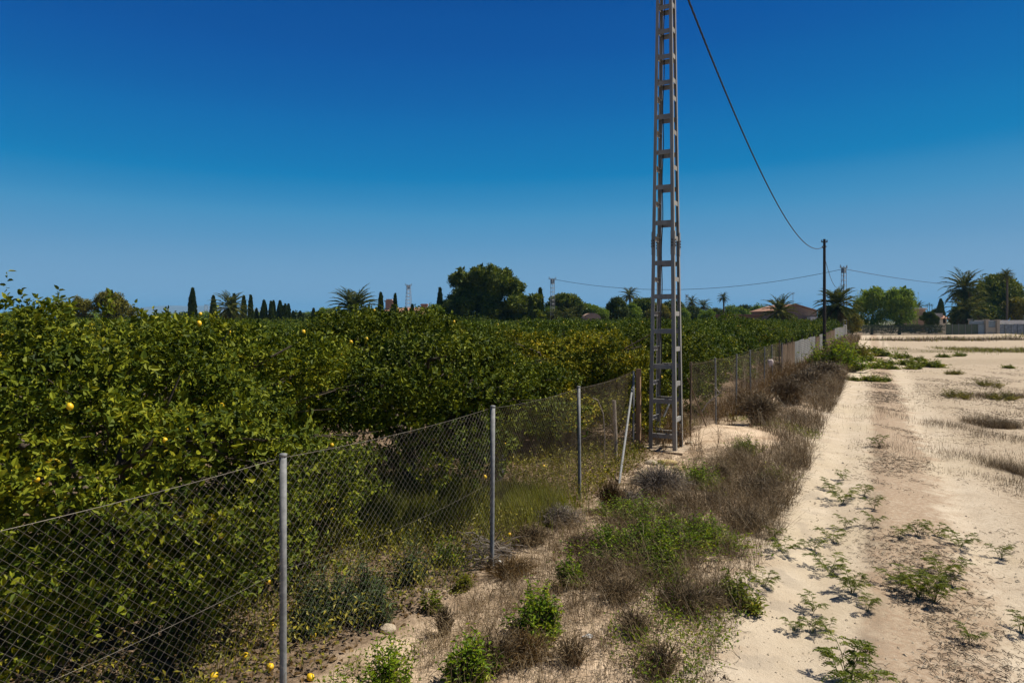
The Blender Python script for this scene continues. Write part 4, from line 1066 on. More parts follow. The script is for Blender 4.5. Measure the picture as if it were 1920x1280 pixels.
build('canopy', [box(((ax(1867, Y) + ax(2040, Y)) / 2, Y + 3.2, 2.42), (ax(2040, Y) - ax(1867, Y), 5.5, .72))], M['wall_white'], wl)

# ------------------------------------------------------------------ undergrowth
def on_ground(x, y): return np.stack([x, y, ground_z(x, y)], -1)

def grass(name, mat, x, y, h, wdt, lean, label, seed, side=3):
    g = np.random.default_rng(seed); n = len(x)
    B = on_ground(x, y); B[:, 2] -= .01
    t = np.linspace(0, 1, 4)
    a = g.uniform(0, 6.28, n); ln = h * lean * g.uniform(.2, 1.5, n)
    P = B[:, None] + np.stack([np.outer(np.cos(a) * ln, t ** 1.7), np.outer(np.sin(a) * ln, t ** 1.7), np.outer(h, t)], -1)
    P[:, 1:3] += g.normal(size=(n, 2, 3)) * (h * .04)[:, None, None]
    wd = wdt[:, None] * np.array([1, .9, .65, .15])
    sd = unit(np.stack([np.cos(a + 1.57 + g.normal(size=n) * .5), np.sin(a + 1.57), 0 * a], -1))
    return tag(build(name, [ribbons(P, wd, sd)], mat), label, None, None, 'stuff')

def band(n, ulo, uhi, ylo, yhi, pw=1.0):
    y = ylo + (yhi - ylo) * rng.uniform(0, 1, n) ** pw; u = rng.uniform(ulo, uhi, n)
    return u + SL * y, y
def thin(x, y, thr, sc=1.0):
    k = noise2(x * sc + 31, y * sc + 7) + rng.normal(size=len(x)) * .18 > thr
    k &= (((x - 5.05) / .95) ** 2 + ((y - 15.7) / 1.5) ** 2) > 1          # the bare mound beside the mast
    return x[k], y[k]
# dense dark stems along the track's edge
x, y = band(30000, -3.1, -1.15, 7.5, 36, 1.25); u = x - SL * y
k = rng.uniform(0, 1, len(x)) < np.clip(np.minimum((u + 3.2) / .8, 1), 0, 1) * np.clip((-1.1 - u) / .35 , 0, 1) * np.clip((y - 6.5) / 4.5, .12, 1)
x, y = thin(x[k], y[k], -.15, .8)
h = rng.uniform(.14, .44, len(x)) * np.interp(y, [7, 12, 20, 36], [.7, .95, 1.15, 1.5])
grass('dry_weeds', M['dark_dry'], x, y, h, np.full(len(x), .0038) * np.interp(y, [7, 20, 36], [1, 1.7, 2.8]), .75, 'dense dark dried weeds along the edge of the track', 1)
def dry_clumps(n, ulo, uhi, ylo, yhi, pw, hlo, hhi, wd, mat, seed, label, m_=11, thr=-.1):
    g = np.random.default_rng(seed); y = ylo + (yhi - ylo) * g.uniform(0, 1, n) ** pw; x = g.uniform(ulo, uhi, n) + SL * y
    x, y = thin(x, y, thr, 1.1); n = len(x)
    x, y = np.repeat(x, m_) + g.normal(size=n * m_) * .03, np.repeat(y, m_) + g.normal(size=n * m_) * .03
    sc = np.interp(y, [5, 12, 20, 36], [.8, 1, 1.25, 1.6]); h = g.uniform(hlo, hhi, n * m_) * sc
    B = on_ground(x, y) - np.array([0, 0, .01]); a = g.uniform(0, 6.28, n * m_); sp = h * g.uniform(.1, 1.1, n * m_); t = np.linspace(0, 1, 5)
    P = B[:, None] + np.stack([np.outer(np.cos(a) * sp, t), np.outer(np.sin(a) * sp, t), np.outer(h, np.sin(t * 1.45))], -1)
    P[:, 1:] += np.cumsum(g.normal(size=(len(x), 4, 3)) * (h * .07)[:, None, None], 1)
    w_ = wd * np.interp(y, [7, 20, 36], [1, 1.6, 2.6])
    parts = [ribbons(P, w_[:, None] * np.array([1.2, 1, .8, .6, .25]), unit(np.stack([np.sin(a), -np.cos(a), 0 * a], -1) + g.normal(size=(len(x), 3)) * .4))]
    k = len(x) * 2; i = np.tile(np.arange(len(x)), 2); q = g.integers(1, 5, k); S = P[i, q]
    D = unit(np.stack([np.cos(a[i]), np.sin(a[i]), 0 * a[i] + .5], -1) + g.normal(size=(k, 3)) * .8); L = h[i] * g.uniform(.15, .5, k)
    Q = np.stack([S, S + D * L[:, None] * .5 + g.normal(size=(k, 3)) * .01, S + D * L[:, None] + np.array([0, 0, 1]) * (L * .1)[:, None]], 1)
    parts.append(ribbons(Q, w_[i][:, None] * np.array([.8, .7, .5]), unit(g.normal(size=(k, 3)))))
    return tag(build('dry_weeds', parts, mat), label, None, None, 'stuff')
dry_clumps(1500, -2.9, -1.15, 6.5, 34, 1.15, .12, .42, .0034, M['dark_dry'], 91, 'tangled dark dry weeds along the track edge')
dry_clumps(1000, -4.1, -1.2, 4.2, 14, 1.0, .06, .26, .0028, M['dry_grass'], 92, 'straw-brown branching dry weeds over the near verge', 12, .05)
dry_clumps(620, -4.0, -1.3, 4.2, 13, 1.0, .08, .30, .0030, M['dark_dry'], 93, 'dark branching dead weeds over the near verge', 12, .1)
dry_clumps(420, -5.2, -3.2, 14.5, 34, 1.1, .2, .6, .005, M['rust_twig'], 94, 'rust-brown branching weeds along the rusty fence', 10, -.1)
# sparse dry stems over the near verge
x, y = band(9000, -4.2, -1.25, 4.2, 15, 1.0); x, y = thin(x, y, .25, 1.3)
grass('dry_grass', M['dry_grass'], x, y, rng.uniform(.08, .34, len(x)), np.full(len(x), .003), .9, 'sparse straw-brown dry stems on the near verge', 2)
x, y = band(3000, -3.6, -1.2, 4.2, 8.5, 1.0); x, y = thin(x, y, .1, 1.6)
grass('dry_grass', M['dark_dry'], x, y, rng.uniform(.10, .32, len(x)), np.full(len(x), .0032), .7, 'thin dark stalks standing on bare sand by the near track edge', 3)
# verge by the fence further away
x, y = band(16000, -5.6, -3.0, 14, 40, 1.2); x, y = thin(x, y, -.1)
k = (np.hypot(x - 3.6, y - 14.8) > .9) & (y > 15)
grass('dry_grass', M['rust_twig'], x[k], y[k], rng.uniform(.2, .75, k.sum()), np.full(k.sum(), .009), .4, 'brown dry grass along the rusty fence beyond the mast', 4)
# orchard floor: green grass, dry grass, leaf litter
x, y = band(15000, -9.5, -4.35, 3.5, 19, 1.0); x, y = thin(x, y, .22, .9)
grass('grass', M['grass_green'], x, y, rng.uniform(.08, .30, len(x)), np.full(len(x), .007), .5, 'green grass on the orchard floor behind the fence', 5)
for nm, px, py, w_, hh_, n, sd in (('grass', 735, 985, .8, .40, 8000, 31), ('grass', 965, 955, .8, .34, 6000, 32), ('grass', 700, 940, .8, .36, 5200, 33), ('grass', 800, 930, .9, .34, 4200, 34)):
    Yc = gy(py); xc = ax(px, Yc)
    grass(nm, M['grass_green'], xc + rng.normal(size=n) * w_ * .5, Yc + rng.normal(size=n) * w_ * .6, rng.uniform(.1, 1, n) ** .6 * hh_, np.full(n, .007), .5, 'patch of yellow-green grass behind the chain-link fence', sd)
x, y = band(16000, -10, -4.3, 3.2, 17, 1.0)
B = on_ground(x, y) + np.array([0, 0, .012]); n = len(x)
tag(build('leaf_litter', [leaves(B, np.stack([rng.normal(size=n), rng.normal(size=n), rng.normal(size=n) * .25], -1), np.array([0, 0, 1]) + rng.normal(size=(n, 3)) * .35, rng.uniform(.04, .085, n), rng.uniform(.02, .045, n), False)], M['dead_leaf']), 'fallen dry leaves under the lemon trees', None, None, 'stuff')
# stubble, straw and clods lying on the track and the field
def litter(n, ulo, uhi, ylo, yhi, pw, llo, lhi, wd, mat, label, seed, thr=-.4, al=None):
    g = np.random.default_rng(seed)
    y = ylo + (yhi * 1.25 - ylo) * g.uniform(0, 1, n) ** pw * g.uniform(.75, 1, n); um, uw2 = (ulo + uhi) / 2, (uhi - ulo) / 2
    u = um + uw2 * np.clip(g.normal(size=n) * .62, -1.6, 1.6) if uw2 < 1 else ulo + (uhi - ulo) * g.beta(1.3, 1.3, n)
    x = u + SL * y; x, y = thin(x, y, thr, 1.1); n = len(x)
    a = g.uniform(0, PI, n) if al is None else g.normal(size=n) * al
    L = g.uniform(llo, lhi, n) * np.interp(y, [5, 15, 40], [1, 1.0, 1.2])
    B = on_ground(x, y) + np.array([0, 0, .006]); d = np.stack([np.cos(a), np.sin(a), g.normal(size=n) * .12], -1)
    P = np.stack([B - d * L[:, None] / 2, B + g.normal(size=(n, 3)) * .008 + np.array([0, 0, .008]), B + d * L[:, None] / 2], 1)
    return tag(build('straw', [tubes(P, np.interp(y, [5, 15, 40], [wd, wd * 1.15, wd * 1.7])[:, None].repeat(3, 1), 3)], mat), label, None, None, 'stuff')
litter(16000, -.1, 1.2, 4.5, 34, 1.4, .02, .09, .0026, M['straw'], 'broken straw scattered down the middle of the track', 11, .05)
litter(24000, 1.6, 9.0, 4.5, 34, 1.3, .02, .11, .0026, M['dark_dry'], 'dark stubble bits strewn over the field right of the track', 12, .0)
litter(17000, -4.2, -1.1, 4.2, 20, 1.2, .03, .15, .0020, M['straw'], 'grey twigs and matted straw lying on the verge', 13, -.1)
x, y = band(17000, -4.2, 7, 4.3, 26, 1.4); x, y = thin(x, y, -.25); n = len(x)
g_ = np.random.default_rng(4); cl = []
B = on_ground(x, y); rs = g_.lognormal(-4.85, .55, n)
O8 = np.array([[1, 0, 0], [0, 1, 0], [-1, 0, 0], [0, -1, 0], [0, 0, 1]]); f8 = np.array([[0, 1, 4], [1, 2, 4], [2, 3, 4], [3, 0, 4]])
V = B[:, None] + (O8[None] + g_.normal(size=(n, 5, 3)) * .22) * rs[:, None, None] * np.array([1, 1, .75])
tag(build('pebbles', [(V.reshape(-1, 3), (np.arange(n)[:, None, None] * 5 + f8[None]).reshape(-1, 3), 0)], M['rock']), 'small pale clods and pebbles on the sand', None, None, 'stuff')

# stones
def stone(px, py, s, label, mat='rock', seed=1, dz=.3):
    Y = gy(py); x = ax(px, Y)
    return tag(build('stone', [ellipsoid((0, 0, 0), s, 16, 10, seed, .10)], M[mat], loc=(x, Y, gz(x, Y) + s[2] * dz), smooth=False), label, 'stone')
stone(728, 1182, (.085, .07, .055), 'pale rounded stone on the sand right of the nearest fence post', seed=2)
stone(1250, 868, (.20, .10, .08), 'ochre stone lying against the front of the mast footing', 'yellow_rock', 3)
stone(1272, 878, (.11, .09, .06), 'small ochre stone between the mast footing and the green bush', 'yellow_rock', 4)
stone(1222, 872, (.13, .11, .07), 'pale stone at the left corner of the mast footing', 'rock', 5)
stone(1292, 834, (.10, .06, .04), 'flat pale stone on the sand right of the mast legs', 'rock', 6)
stone(800, 1103, (.05, .04, .035), 'small pale stone in the bare sand before the second fence post', seed=7)

# fence-side oddments
def at_g(px, py): Y = gy(py); return ax(px, Y), Y
x, Y = -.25, 11.6
tag(build('trunk_guard', [tubes(np.array([[x, Y, gz(x, Y) - .02], [x + .03, Y, .3], [x + .07, Y, .78]])[None], np.array([[.08, .10, .12]]), 12, caps=True)], M['guard']), 'pinkish pale trunk guard standing behind the second fence post', 'trunk guard')
x, Y = ax(1155, 13.2), 13.2
tag(build('marker_stake', [tubes(np.array([[x, Y, gz(x, Y) - .05], [x - .01, Y, .6], [x - .04, Y, 1.25]])[None], .035, 8, caps=True)], M['pale_bark']), 'short pale stake among the yellowing lemon leaves left of the stay pole', 'stake')
x, Y = ax(1131, 12.8), 12.8
tag(build('irrigation_hose', [tubes(np.array([[x + .02, Y, .2], [x + .03, Y, .6], [x, Y, 1.05], [x - .10, Y, 1.3], [x - .2, Y, 1.34]])[None], .012, 6)], M['pale_bark']), 'thin pale hose hanging in front of the yellowing lemon tree', 'hose')

def dry_bush(px, py, W, H, mat, label, seed, n=420, r0=.003, group=None, flat=.5, Yc=None, cat='dry bush', name='dry_bush'):
    Y = Yc or gy(py); x = ax(px, Y); g = np.random.default_rng(seed)
    k = 6; t = np.linspace(0, 1, k)
    a = g.uniform(0, 6.28, n); rr = np.sqrt(g.uniform(0, 1, n)); zz = H * np.sqrt(np.clip(1 - rr ** 2 * .85, .05, 1)) * g.uniform(.55, 1.0, n)
    B = np.stack([np.cos(a) * W * .12 * rr, np.sin(a) * W * .12 * rr, 0 * a - .02], -1) + g.normal(size=(n, 3)) * W * .04
    E = np.stack([np.cos(a) * W / 2 * rr, np.sin(a) * W / 2 * rr, zz], -1)
    P = B[:, None] * (1 - t)[None, :, None] + E[:, None] * t[None, :, None]
    P[..., 2] += (np.sin(t * PI) * .18 * H)[None]
    P[:, 1:] += np.cumsum(g.normal(size=(n, k - 1, 3)) * W * .018, 1)
    parts = [tubes(P, r0 * np.array([1.6, 1.4, 1.1, .9, .7, .4])[None].repeat(n, 0), 3)]
    m_ = n * 3; i = g.integers(0, n, m_); q = g.integers(2, k, m_); S = P[i, q]; D = unit(g.normal(size=(m_, 3)) + unit(E[i]) * .8)
    L = g.uniform(.08, .22, m_) * W * .6
    Q = np.stack([S, S + D * L[:, None] * .5 + g.normal(size=(m_, 3)) * .008, S + D * L[:, None]], 1)
    parts.append(tubes(Q, r0 * np.array([.7, .5, .3])[None].repeat(m_, 0), 3))
    return tag(build(name, parts, mat, loc=(x, Y, gz(x, Y))), label, cat, group)
dry_bush(1238, 935, 1.0, .52, M['grey_twig'], 'grey dead tumbleweed-like bush in front of the mast footing', 1, 620)
dry_bush(1145, 958, .5, .50, M['rust_twig'], 'orange-brown dry bush right of the third fence post', 2, 420)
dry_bush(1050, 985, .75, .26, M['grey_twig'], 'low grey dead bush between the second and third fence posts', 3, 360)
dry_bush(1000, 1020, .55, .24, M['dark_dry'], 'dark dead bush at the right of the second fence post', 4, 300)
dry_bush(1100, 1040, .6, .22, M['dark_dry'], 'dark brittle bush left of the broad green patch', 5, 300)
dry_bush(832, 1190, .22, .30, M['dark_dry'], 'dark upright dead stalks on the bare sand below the second fence post', 6, 120)
dry_bush(1355, 905, .5, .3, M['dark_dry'], 'blackish dead bush right of the bright green bush by the mast', 7, 260)
dry_bush(1425, 800, 1.3, .95, M['dark_dry'], 'tall dark dead bush right of the bleached branch post', 8, 560, .005)
dry_bush(1398, 775, 1.2, .75, M['rust_twig'], 'rust-brown dead bush against the rusty fence beyond the mast', 9, 420, .005)
dry_bush(1478, 760, 1.5, .95, M['dark_dry'], 'dark dead bush below the brown reed screen', 10, 520, .006)
dry_bush(1515, 735, 1.7, .9, M['dark_dry'], 'dark dead bush in front of the grey corrugated sheets', 11, 480, .008)
dry_bush(1548, 716, 2.0, .9, M['dark_dry'], 'broad dark dead bush at the far track edge by the corrugated sheets', 12, 480, .010)
dry_bush(1345, 1145, .3, .22, M['dark_dry'], 'small dark dead bush at the near edge of the track', 13, 160)
dry_bush(1240, 1265, .4, .28, M['dry_grass'], 'straw-coloured dead weed at the bottom edge left of the track', 14, 160)
dry_bush(1190, 1200, .35, .26, M['dark_dry'], 'dark wiry dead weed on the sand right of the low green bush', 15, 130)
dry_bush(930, 1262, .5, .3, M['dark_dry'], 'dark dead stalks behind the bottom-edge green weed', 16, 200)
dry_bush(1075, 1255, .4, .24, M['dry_grass'], 'thin pale dead weed at the bottom edge below the low green bush', 17, 130)
for i, (px, py, w_, h_, mt, lb) in enumerate(((960, 1075, .7, .22, 'rust_twig', 'low rust-brown tangle right of the second post foot'), (1120, 1085, .6, .2, 'dark_dry', 'low dark tangle below the left end of the broad green bush'), (1290, 1150, .7, .24, 'dark_dry', 'wide dark tangle of dead stems left of the olive green track-edge weed'), (1160, 1140, .5, .22, 'dry_grass', 'straw tangle between the upright green bush and the white litter scrap'),
        (1400, 1000, .8, .3, 'dark_dry', 'broad dark tangle at the track rim right of the broad green bush'), (1420, 930, .9, .36, 'dark_dry', 'dark dry tangle at the track rim below the dull green bank bush'), (1180, 960, .6, .3, 'grey_twig', 'small grey dead bush left below the tumbleweed-like one'), (985, 1250, .5, .26, 'rust_twig', 'rust-brown dead weed at the bottom edge right of the green weed'))):
    dry_bush(px, py, w_, h_, M[mt], lb, 140 + i, 260, .0026)
# pile of dead sticks at the second post
x, Y = -.25, 8.0; g = np.random.default_rng(8); n = 60
a = g.normal(size=n) * .5 + .25; L = g.uniform(.2, .6, n); C = np.stack([g.normal(size=n) * .16, g.normal(size=n) * .14, g.uniform(.02, .22, n)], -1)
d = np.stack([np.cos(a), np.sin(a) * .6, g.normal(size=n) * .28], -1); t = np.linspace(-.5, .5, 5)
P = C[:, None] + d[:, None] * (L[:, None] * t)[..., None] + g.normal(size=(n, 5, 3)) * .015
P[..., 2] = np.maximum(P[..., 2], .01)
tag(build('stick_pile', [tubes(P, g.uniform(.003, .009, n)[:, None].repeat(5, 1), 5)], M['grey_twig'], loc=(x, Y, gz(x, Y))), 'heap of bleached dead sticks around the foot of the second fence post', 'stick pile')
x, Y = at_g(935, 1052)
tag(build('plastic_scrap', [ellipsoid((0, 0, .02), (.07, .05, .035), 9, 6, 5, .35)], M['plastic'], loc=(x, Y, gz(x, Y))), 'crumpled white plastic scrap at the base of the second fence post', 'litter')
x, Y = at_g(1102, 1210)
tag(build('plastic_scrap', [ellipsoid((0, 0, .012), (.045, .025, .018), 9, 6, 6, .3)], M['plastic'], loc=(x, Y, gz(x, Y))), 'bluish white scrap of litter on sand beside the low green bush', 'litter')

def green_bush(px, py, W, H, mat, label, seed, n=1500, leaf=.045, asp=.4, Yc=None, group=None, name='green_bush', cat='bush'):
    Y = Yc or gy(py); x = ax(px, Y); g = np.random.default_rng(seed)
    ns = n // 8; a = g.uniform(0, 6.28, ns); rr = np.sqrt(g.uniform(0, 1, ns)); lob = (1 + .30 * np.sin(a * 2 + seed) + .22 * np.sin(a * 5 + seed * 2)) * np.where(g.uniform(0, 1, ns) < .12, g.uniform(1.1, 1.6, ns), 1)
    hz = H * np.sqrt(np.clip(1 - rr ** 2 * .9, .05, 1)) * g.uniform(.25, 1.15, ns) * (1 + .35 * np.sin(a * 3 + rr * 5 + seed))
    E = np.stack([np.cos(a) * rr * W / 2 * lob, np.sin(a) * rr * W / 2 * lob * 1.1, hz], -1); B = E * np.array([.55, .55, 0]) - np.array([0, 0, .02])
    t = np.linspace(0, 1, 4); P = B[:, None] * (1 - t)[None, :, None] + E[:, None] * t[None, :, None]
    stems = tubes(P, .0022 * np.array([1.5, 1.2, .9, .5])[None].repeat(ns, 0) * max(1, leaf / .045), 3, 1)
    s = np.tile(np.linspace(.3, 1.02, 8), ns); i = np.repeat(np.arange(ns), 8)
    C = B[i] + (E[i] - B[i]) * s[:, None]; ph = np.tile(np.arange(8) * 2.4, ns) + i
    D = unit(np.stack([np.cos(ph), np.sin(ph), np.full(len(ph), .35)], -1) + g.normal(size=C.shape) * .25)
    L = leaf * g.uniform(.6, 1.3, len(C))
    lv = leaves(C, D, np.array([0, 0, 1.0]) + g.normal(size=C.shape) * .35, L, L * asp, True)
    root = thing(name, label, cat, (x, Y, gz(x, Y)), 0, group)
    build('foliage', [lv], mat, root); build('stems', [(stems[0], stems[1], 0)], M['dark_dry'], root)
    return root
green_bush(1215, 1050, 1.25, .30, M['green_leaf'], 'broad bright green bush spreading on the verge below the mast', 1, 8000, .040)
green_bush(1300, 1030, .95, .26, M['green_leaf'], 'right lobe of low green growth beside the broad bush, nearer the track', 2, 5200, .040)
green_bush(1205, 985, 1.0, .26, M['green_leaf'], 'small green bush behind the broad one, below the grey tumbleweed-like bush', 3, 4200, .040)
green_bush(1240, 1085, .6, .2, M['green_leaf'], 'low front fringe of the broad bright green bush', 17, 2200, .038)
green_bush(1310, 918, .75, .34, M['green_leaf'], 'bright green bush directly in front of the mast footing', 4, 3600, .040)
green_bush(1012, 1200, .46, .36, M['green_leaf'], 'green bush with yellow tips on the near sand below the second fence post', 5, 2600, .045)
green_bush(880, 1290, .42, .30, M['green_leaf'], 'green weed at the bottom edge between the nearest two posts', 6, 1800, .045)
green_bush(728, 1296, .26, .32, M['green_leaf'], 'slender leafy green weed at the bottom edge near the first post', 7, 700, .045)
green_bush(1068, 1108, .28, .34, M['green_leaf'], 'small upright green bush behind the yellow-tipped one', 8, 1000, .042)
green_bush(840, 1048, .42, .26, M['green_leaf'], 'round light green weed just behind the fence left of the second post', 9, 1300, .04)
green_bush(1385, 1135, .42, .26, M['weed_leaf'], 'olive green weed at the edge of the track where dry stems begin', 10, 900, .05)
green_bush(1398, 858, .6, .3, M['green_leaf'], 'dull green bush on the sandy bank right of the mast', 11, 1300, .05)
green_bush(868, 1095, .22, .16, M['grass_green'], 'tuft of pale green weed on sand left of the second post base', 12, 500, .05, .25)
green_bush(810, 1140, .2, .2, M['weed_leaf'], 'sparse green weed on bare sand between the first two posts', 13, 260, .05)
green_bush(1450, 905, .5, .22, M['weed_leaf'], 'green weed among the dark dried stems beside the track', 14, 700, .05)
green_bush(1568, 696, 2.4, 1.55, M['green_leaf'], 'big green bush at the far track edge below the wooden pole', 15, 5200, .16, .4)
green_bush(1600, 672, 2.2, 1.1, M['olive_leaf'], 'olive bush right of the wooden pole at the far end of the track', 16, 2600, .18, .4)
for i, (px, py, w_, h_) in enumerate(((600, 1150, .45, .42), (640, 1160, .4, .45), (690, 1130, .45, .42), (705, 1165, .35, .38), (770, 1085, .35, .4), (585, 1190, .3, .3))):
    green_bush(px, py, w_, h_, M['blue_leaf'], ['blue-green weed tallest of the clump beside the nearest fence post', 'blue-green weed in the front of the clump by the nearest post', 'blue-green weed in the middle behind the mesh of the second bay', 'blue-green weed nearest the bare sand in the second bay', 'blue-green upright weed alone left of the round light green weed', 'small blue-green weed right against the nearest fence post'][i], 40 + i, 900, .06, .22)

x, y = band(9000, -4.1, -1.2, 4.3, 20, 1.2); k = (noise2(x * .8 + 11, y * .8 + 5) > .42); x, y = x[k], y[k]; n = len(x)
B = on_ground(x, y) + np.stack([0 * x, 0 * x, rng.uniform(.01, .12, n)], -1)
j6 = 6; Pq = (B[:, None] + rng.normal(size=(n, j6, 3)) * np.array([.05, .05, .025])).reshape(-1, 3); Pq[:, 2] = np.maximum(Pq[:, 2], .005)
tag(build('undergrowth', [leaves(Pq, rdirs(len(Pq)) + np.array([0, 0, .3]), np.array([0, 0, 1.0]) + rng.normal(size=Pq.shape) * .5, rng.uniform(.02, .05, len(Pq)), rng.uniform(.010, .02, len(Pq)), False)], M['green_leaf']), 'small green leaves creeping through the dry verge', None, None, 'stuff')
x, y = band(9000, -9.0, -4.4, 3.2, 20, 1.1); k = (noise2(x * .7 + 3, y * .7 + 15) > -.1); x, y = x[k], y[k]; n = len(x)
B = on_ground(x, y) + np.stack([0 * x, 0 * x, rng.uniform(.02, .30, n) ** 1.0], -1)
Pq = (B[:, None] + rng.normal(size=(n, 5, 3)) * np.array([.07, .07, .04])).reshape(-1, 3); Pq[:, 2] = np.maximum(Pq[:, 2], .01)
tag(build('undergrowth', [leaves(Pq, rdirs(len(Pq)) + np.array([0, 0, .3]), np.array([0, 0, 1.0]) + rng.normal(size=Pq.shape) * .5, rng.uniform(.03, .07, len(Pq)), rng.uniform(.016, .03, len(Pq)), False)], M['olive_leaf']), 'low weeds and suckers under the lemon trees', None, None, 'stuff')

# weeds with feathery leaves standing on the sand of the track
def feather_weed(seed, W, H, ns):
    g = np.random.default_rng(seed); root = thing('track_weed', 'x', 'weed')
    st, LV = [], []
    for i in range(ns):
        a = i * 2.399 + g.normal() * .3; k = 7; t = np.linspace(0, 1, k); ln = W / 2 * g.uniform(.45, 1.0); hh = H * g.uniform(.6, 1.05)
        P = np.stack([np.cos(a) * ln * t ** .9, np.sin(a) * ln * t ** .9, hh * np.sin(t * 1.75) / math.sin(1.57)], -1) + np.cumsum(g.normal(size=(k, 3)) * .006, 0)
        P[0] = (0, 0, -.02); st.append(tubes(P[None], np.interp(t, [0, 1], [.0035, .0012])[None], 4))
        for j in range(9):                       # pinnate leaves up the stem
            s = .22 + .78 * j / 8; B = np.array([np.interp(s, t, P[:, q]) for q in range(3)]); b = a + (1 if j % 2 else -1) * g.uniform(.5, 1.2) * (1 if j < 8 else .1)
            rl = g.uniform(.07, .12) * (1.1 - .35 * s) * (W / .45) ** .5; rt = np.linspace(.12, 1, 7); d = np.array([math.cos(b), math.sin(b), g.uniform(.15, .7)]); d /= np.linalg.norm(d)
            R_ = B + np.outer(rt, d) * rl - np.outer(rt ** 2, [0, 0, .45]) * rl
            sd = np.array([-math.sin(b), math.cos(b), 0])
            for sg in (1, -1): LV.append((R_, np.tile(d * .75 + sd * sg * .8, (7, 1)) + g.normal(size=(7, 3)) * .12, np.tile(np.array([0, 0, 1.0]), (7, 1)) + g.normal(size=(7, 3)) * .3, np.interp(rt, [0, .4, 1], [.022, .03, .02]) * (W / .45) ** .5))
            st.append(tubes(np.stack([B, R_[3], R_[-1]])[None], .0010, 3))
    cat4 = [np.concatenate([q[i] for q in LV]) for i in range(4)]
    build('foliage', [leaves(cat4[0], cat4[1], cat4[2], cat4[3], cat4[3] * .42, False)], M['weed_leaf'], root)
    build('stems', st, M['weed_leaf'], root)
    return root
fw = [feather_weed(1, .50, .22, 6), feather_weed(2, .40, .18, 4), feather_weed(3, .55, .26, 9)]
fw_n = [0, 0, 0]
weeds = [(1592, 1292, 2, 1.25, 'dense feathery weed cut by the bottom edge of the photo on the track'),
         (1555, 1068, 0, 1.0, 'trailing weed at the top left of the three-clump chain across the track'),
         (1597, 1113, 2, .85, 'largest weed in the middle of the chain on the left wheel way'),
         (1626, 1147, 1, .8, 'yellowing weed at the lower end of the chain on the track'),
         (1690, 1098, 0, 1.0, 'weed at the left of the broad clump on the right wheel way'),
         (1722, 1118, 2, .8, 'weed in the middle of the broad clump on the right wheel way'),
         (1752, 1128, 2, .85, 'dark weed at the lower right of the broad clump on the right wheel way'),
         (1766, 1078, 0, 1.0, 'upright weed at the top of the broad clump on the right wheel way'),
         (1786, 1100, 1, .8, 'thin weed leaning right out of the broad clump on the track'),
         (1524, 1140, 1, .85, 'pale leggy weed alone on the left edge of the track'),
         (1487, 1176, 1, .75, 'left of the three small seedlings on the near left sand'),
         (1524, 1180, 1, .7, 'middle of the three small seedlings on the near left sand'),
         (1552, 1180, 1, .6, 'right of the three small seedlings on the near left sand'),
         (1817, 1200, 1, .75, 'lone spindly weed on bare sand in the lower right'),
         (1468, 1040, 0, .85, 'bright green weed where the dry verge meets the track'),
         (1528, 1028, 1, .9, 'weed trailing between the verge and the chain of weeds'),
         (1562, 1011, 0, .8, 'yellow-green weed on the left wheel way above the chain'),
         (1584, 986, 1, .85, 'small feathery weed just above the yellow-green one'),
         (1686, 1012, 1, .8, 'thin weed left of the row of three on the right wheel way'),
         (1722, 1008, 1, .95, 'leftmost bushy weed in the row of three on the right wheel way'),
         (1756, 1008, 0, .8, 'tallest weed in the middle of the row of three on the track'),
         (1800, 1026, 0, .9, 'right weed in the row of three, casting a dark shadow'),
         (1878, 1045, 1, .9, 'small weed by itself near the right edge of the photo'),
         (1580, 940, 0, 1.15, 'sprawling weed high up on the left wheel way with a long shadow'),
         (1555, 915, 1, 1.0, 'light green weed just behind the sprawling one on the track'),
         (1620, 932, 1, 1.0, 'low weed beside the centre strip of the track'),
         (1640, 958, 1, .9, 'weed in the centre strip of the track below the low one'),
         (1582, 898, 1, .95, 'farthest single sprig standing on the left wheel way'),
         (1636, 988, 1, .85, 'wispy weed in the centre strip left of the row of three'),
         (1915, 1178, 1, .9, 'weed cut by the right edge of the photo'),
         (1648, 838, 1, 1.2, 'dry brownish weed crossing the centre strip further up the track'),
         (1433, 1105, 0, .8, 'green weed on the verge rim left of the trailing weed'),
         (1450, 1012, 1, .8, 'small weed at the verge rim behind the bright green one')]
for i, (px, py, k, s, lb) in enumerate(weeds):
    Y = gy(py); x = ax(px, Y)
    place(fw[k], fw_n[k], (x, Y, gz(x, Y)), i * 1.7, (s, s, s * rng.uniform(.85, 1.15)), lb); fw_n[k] += 1

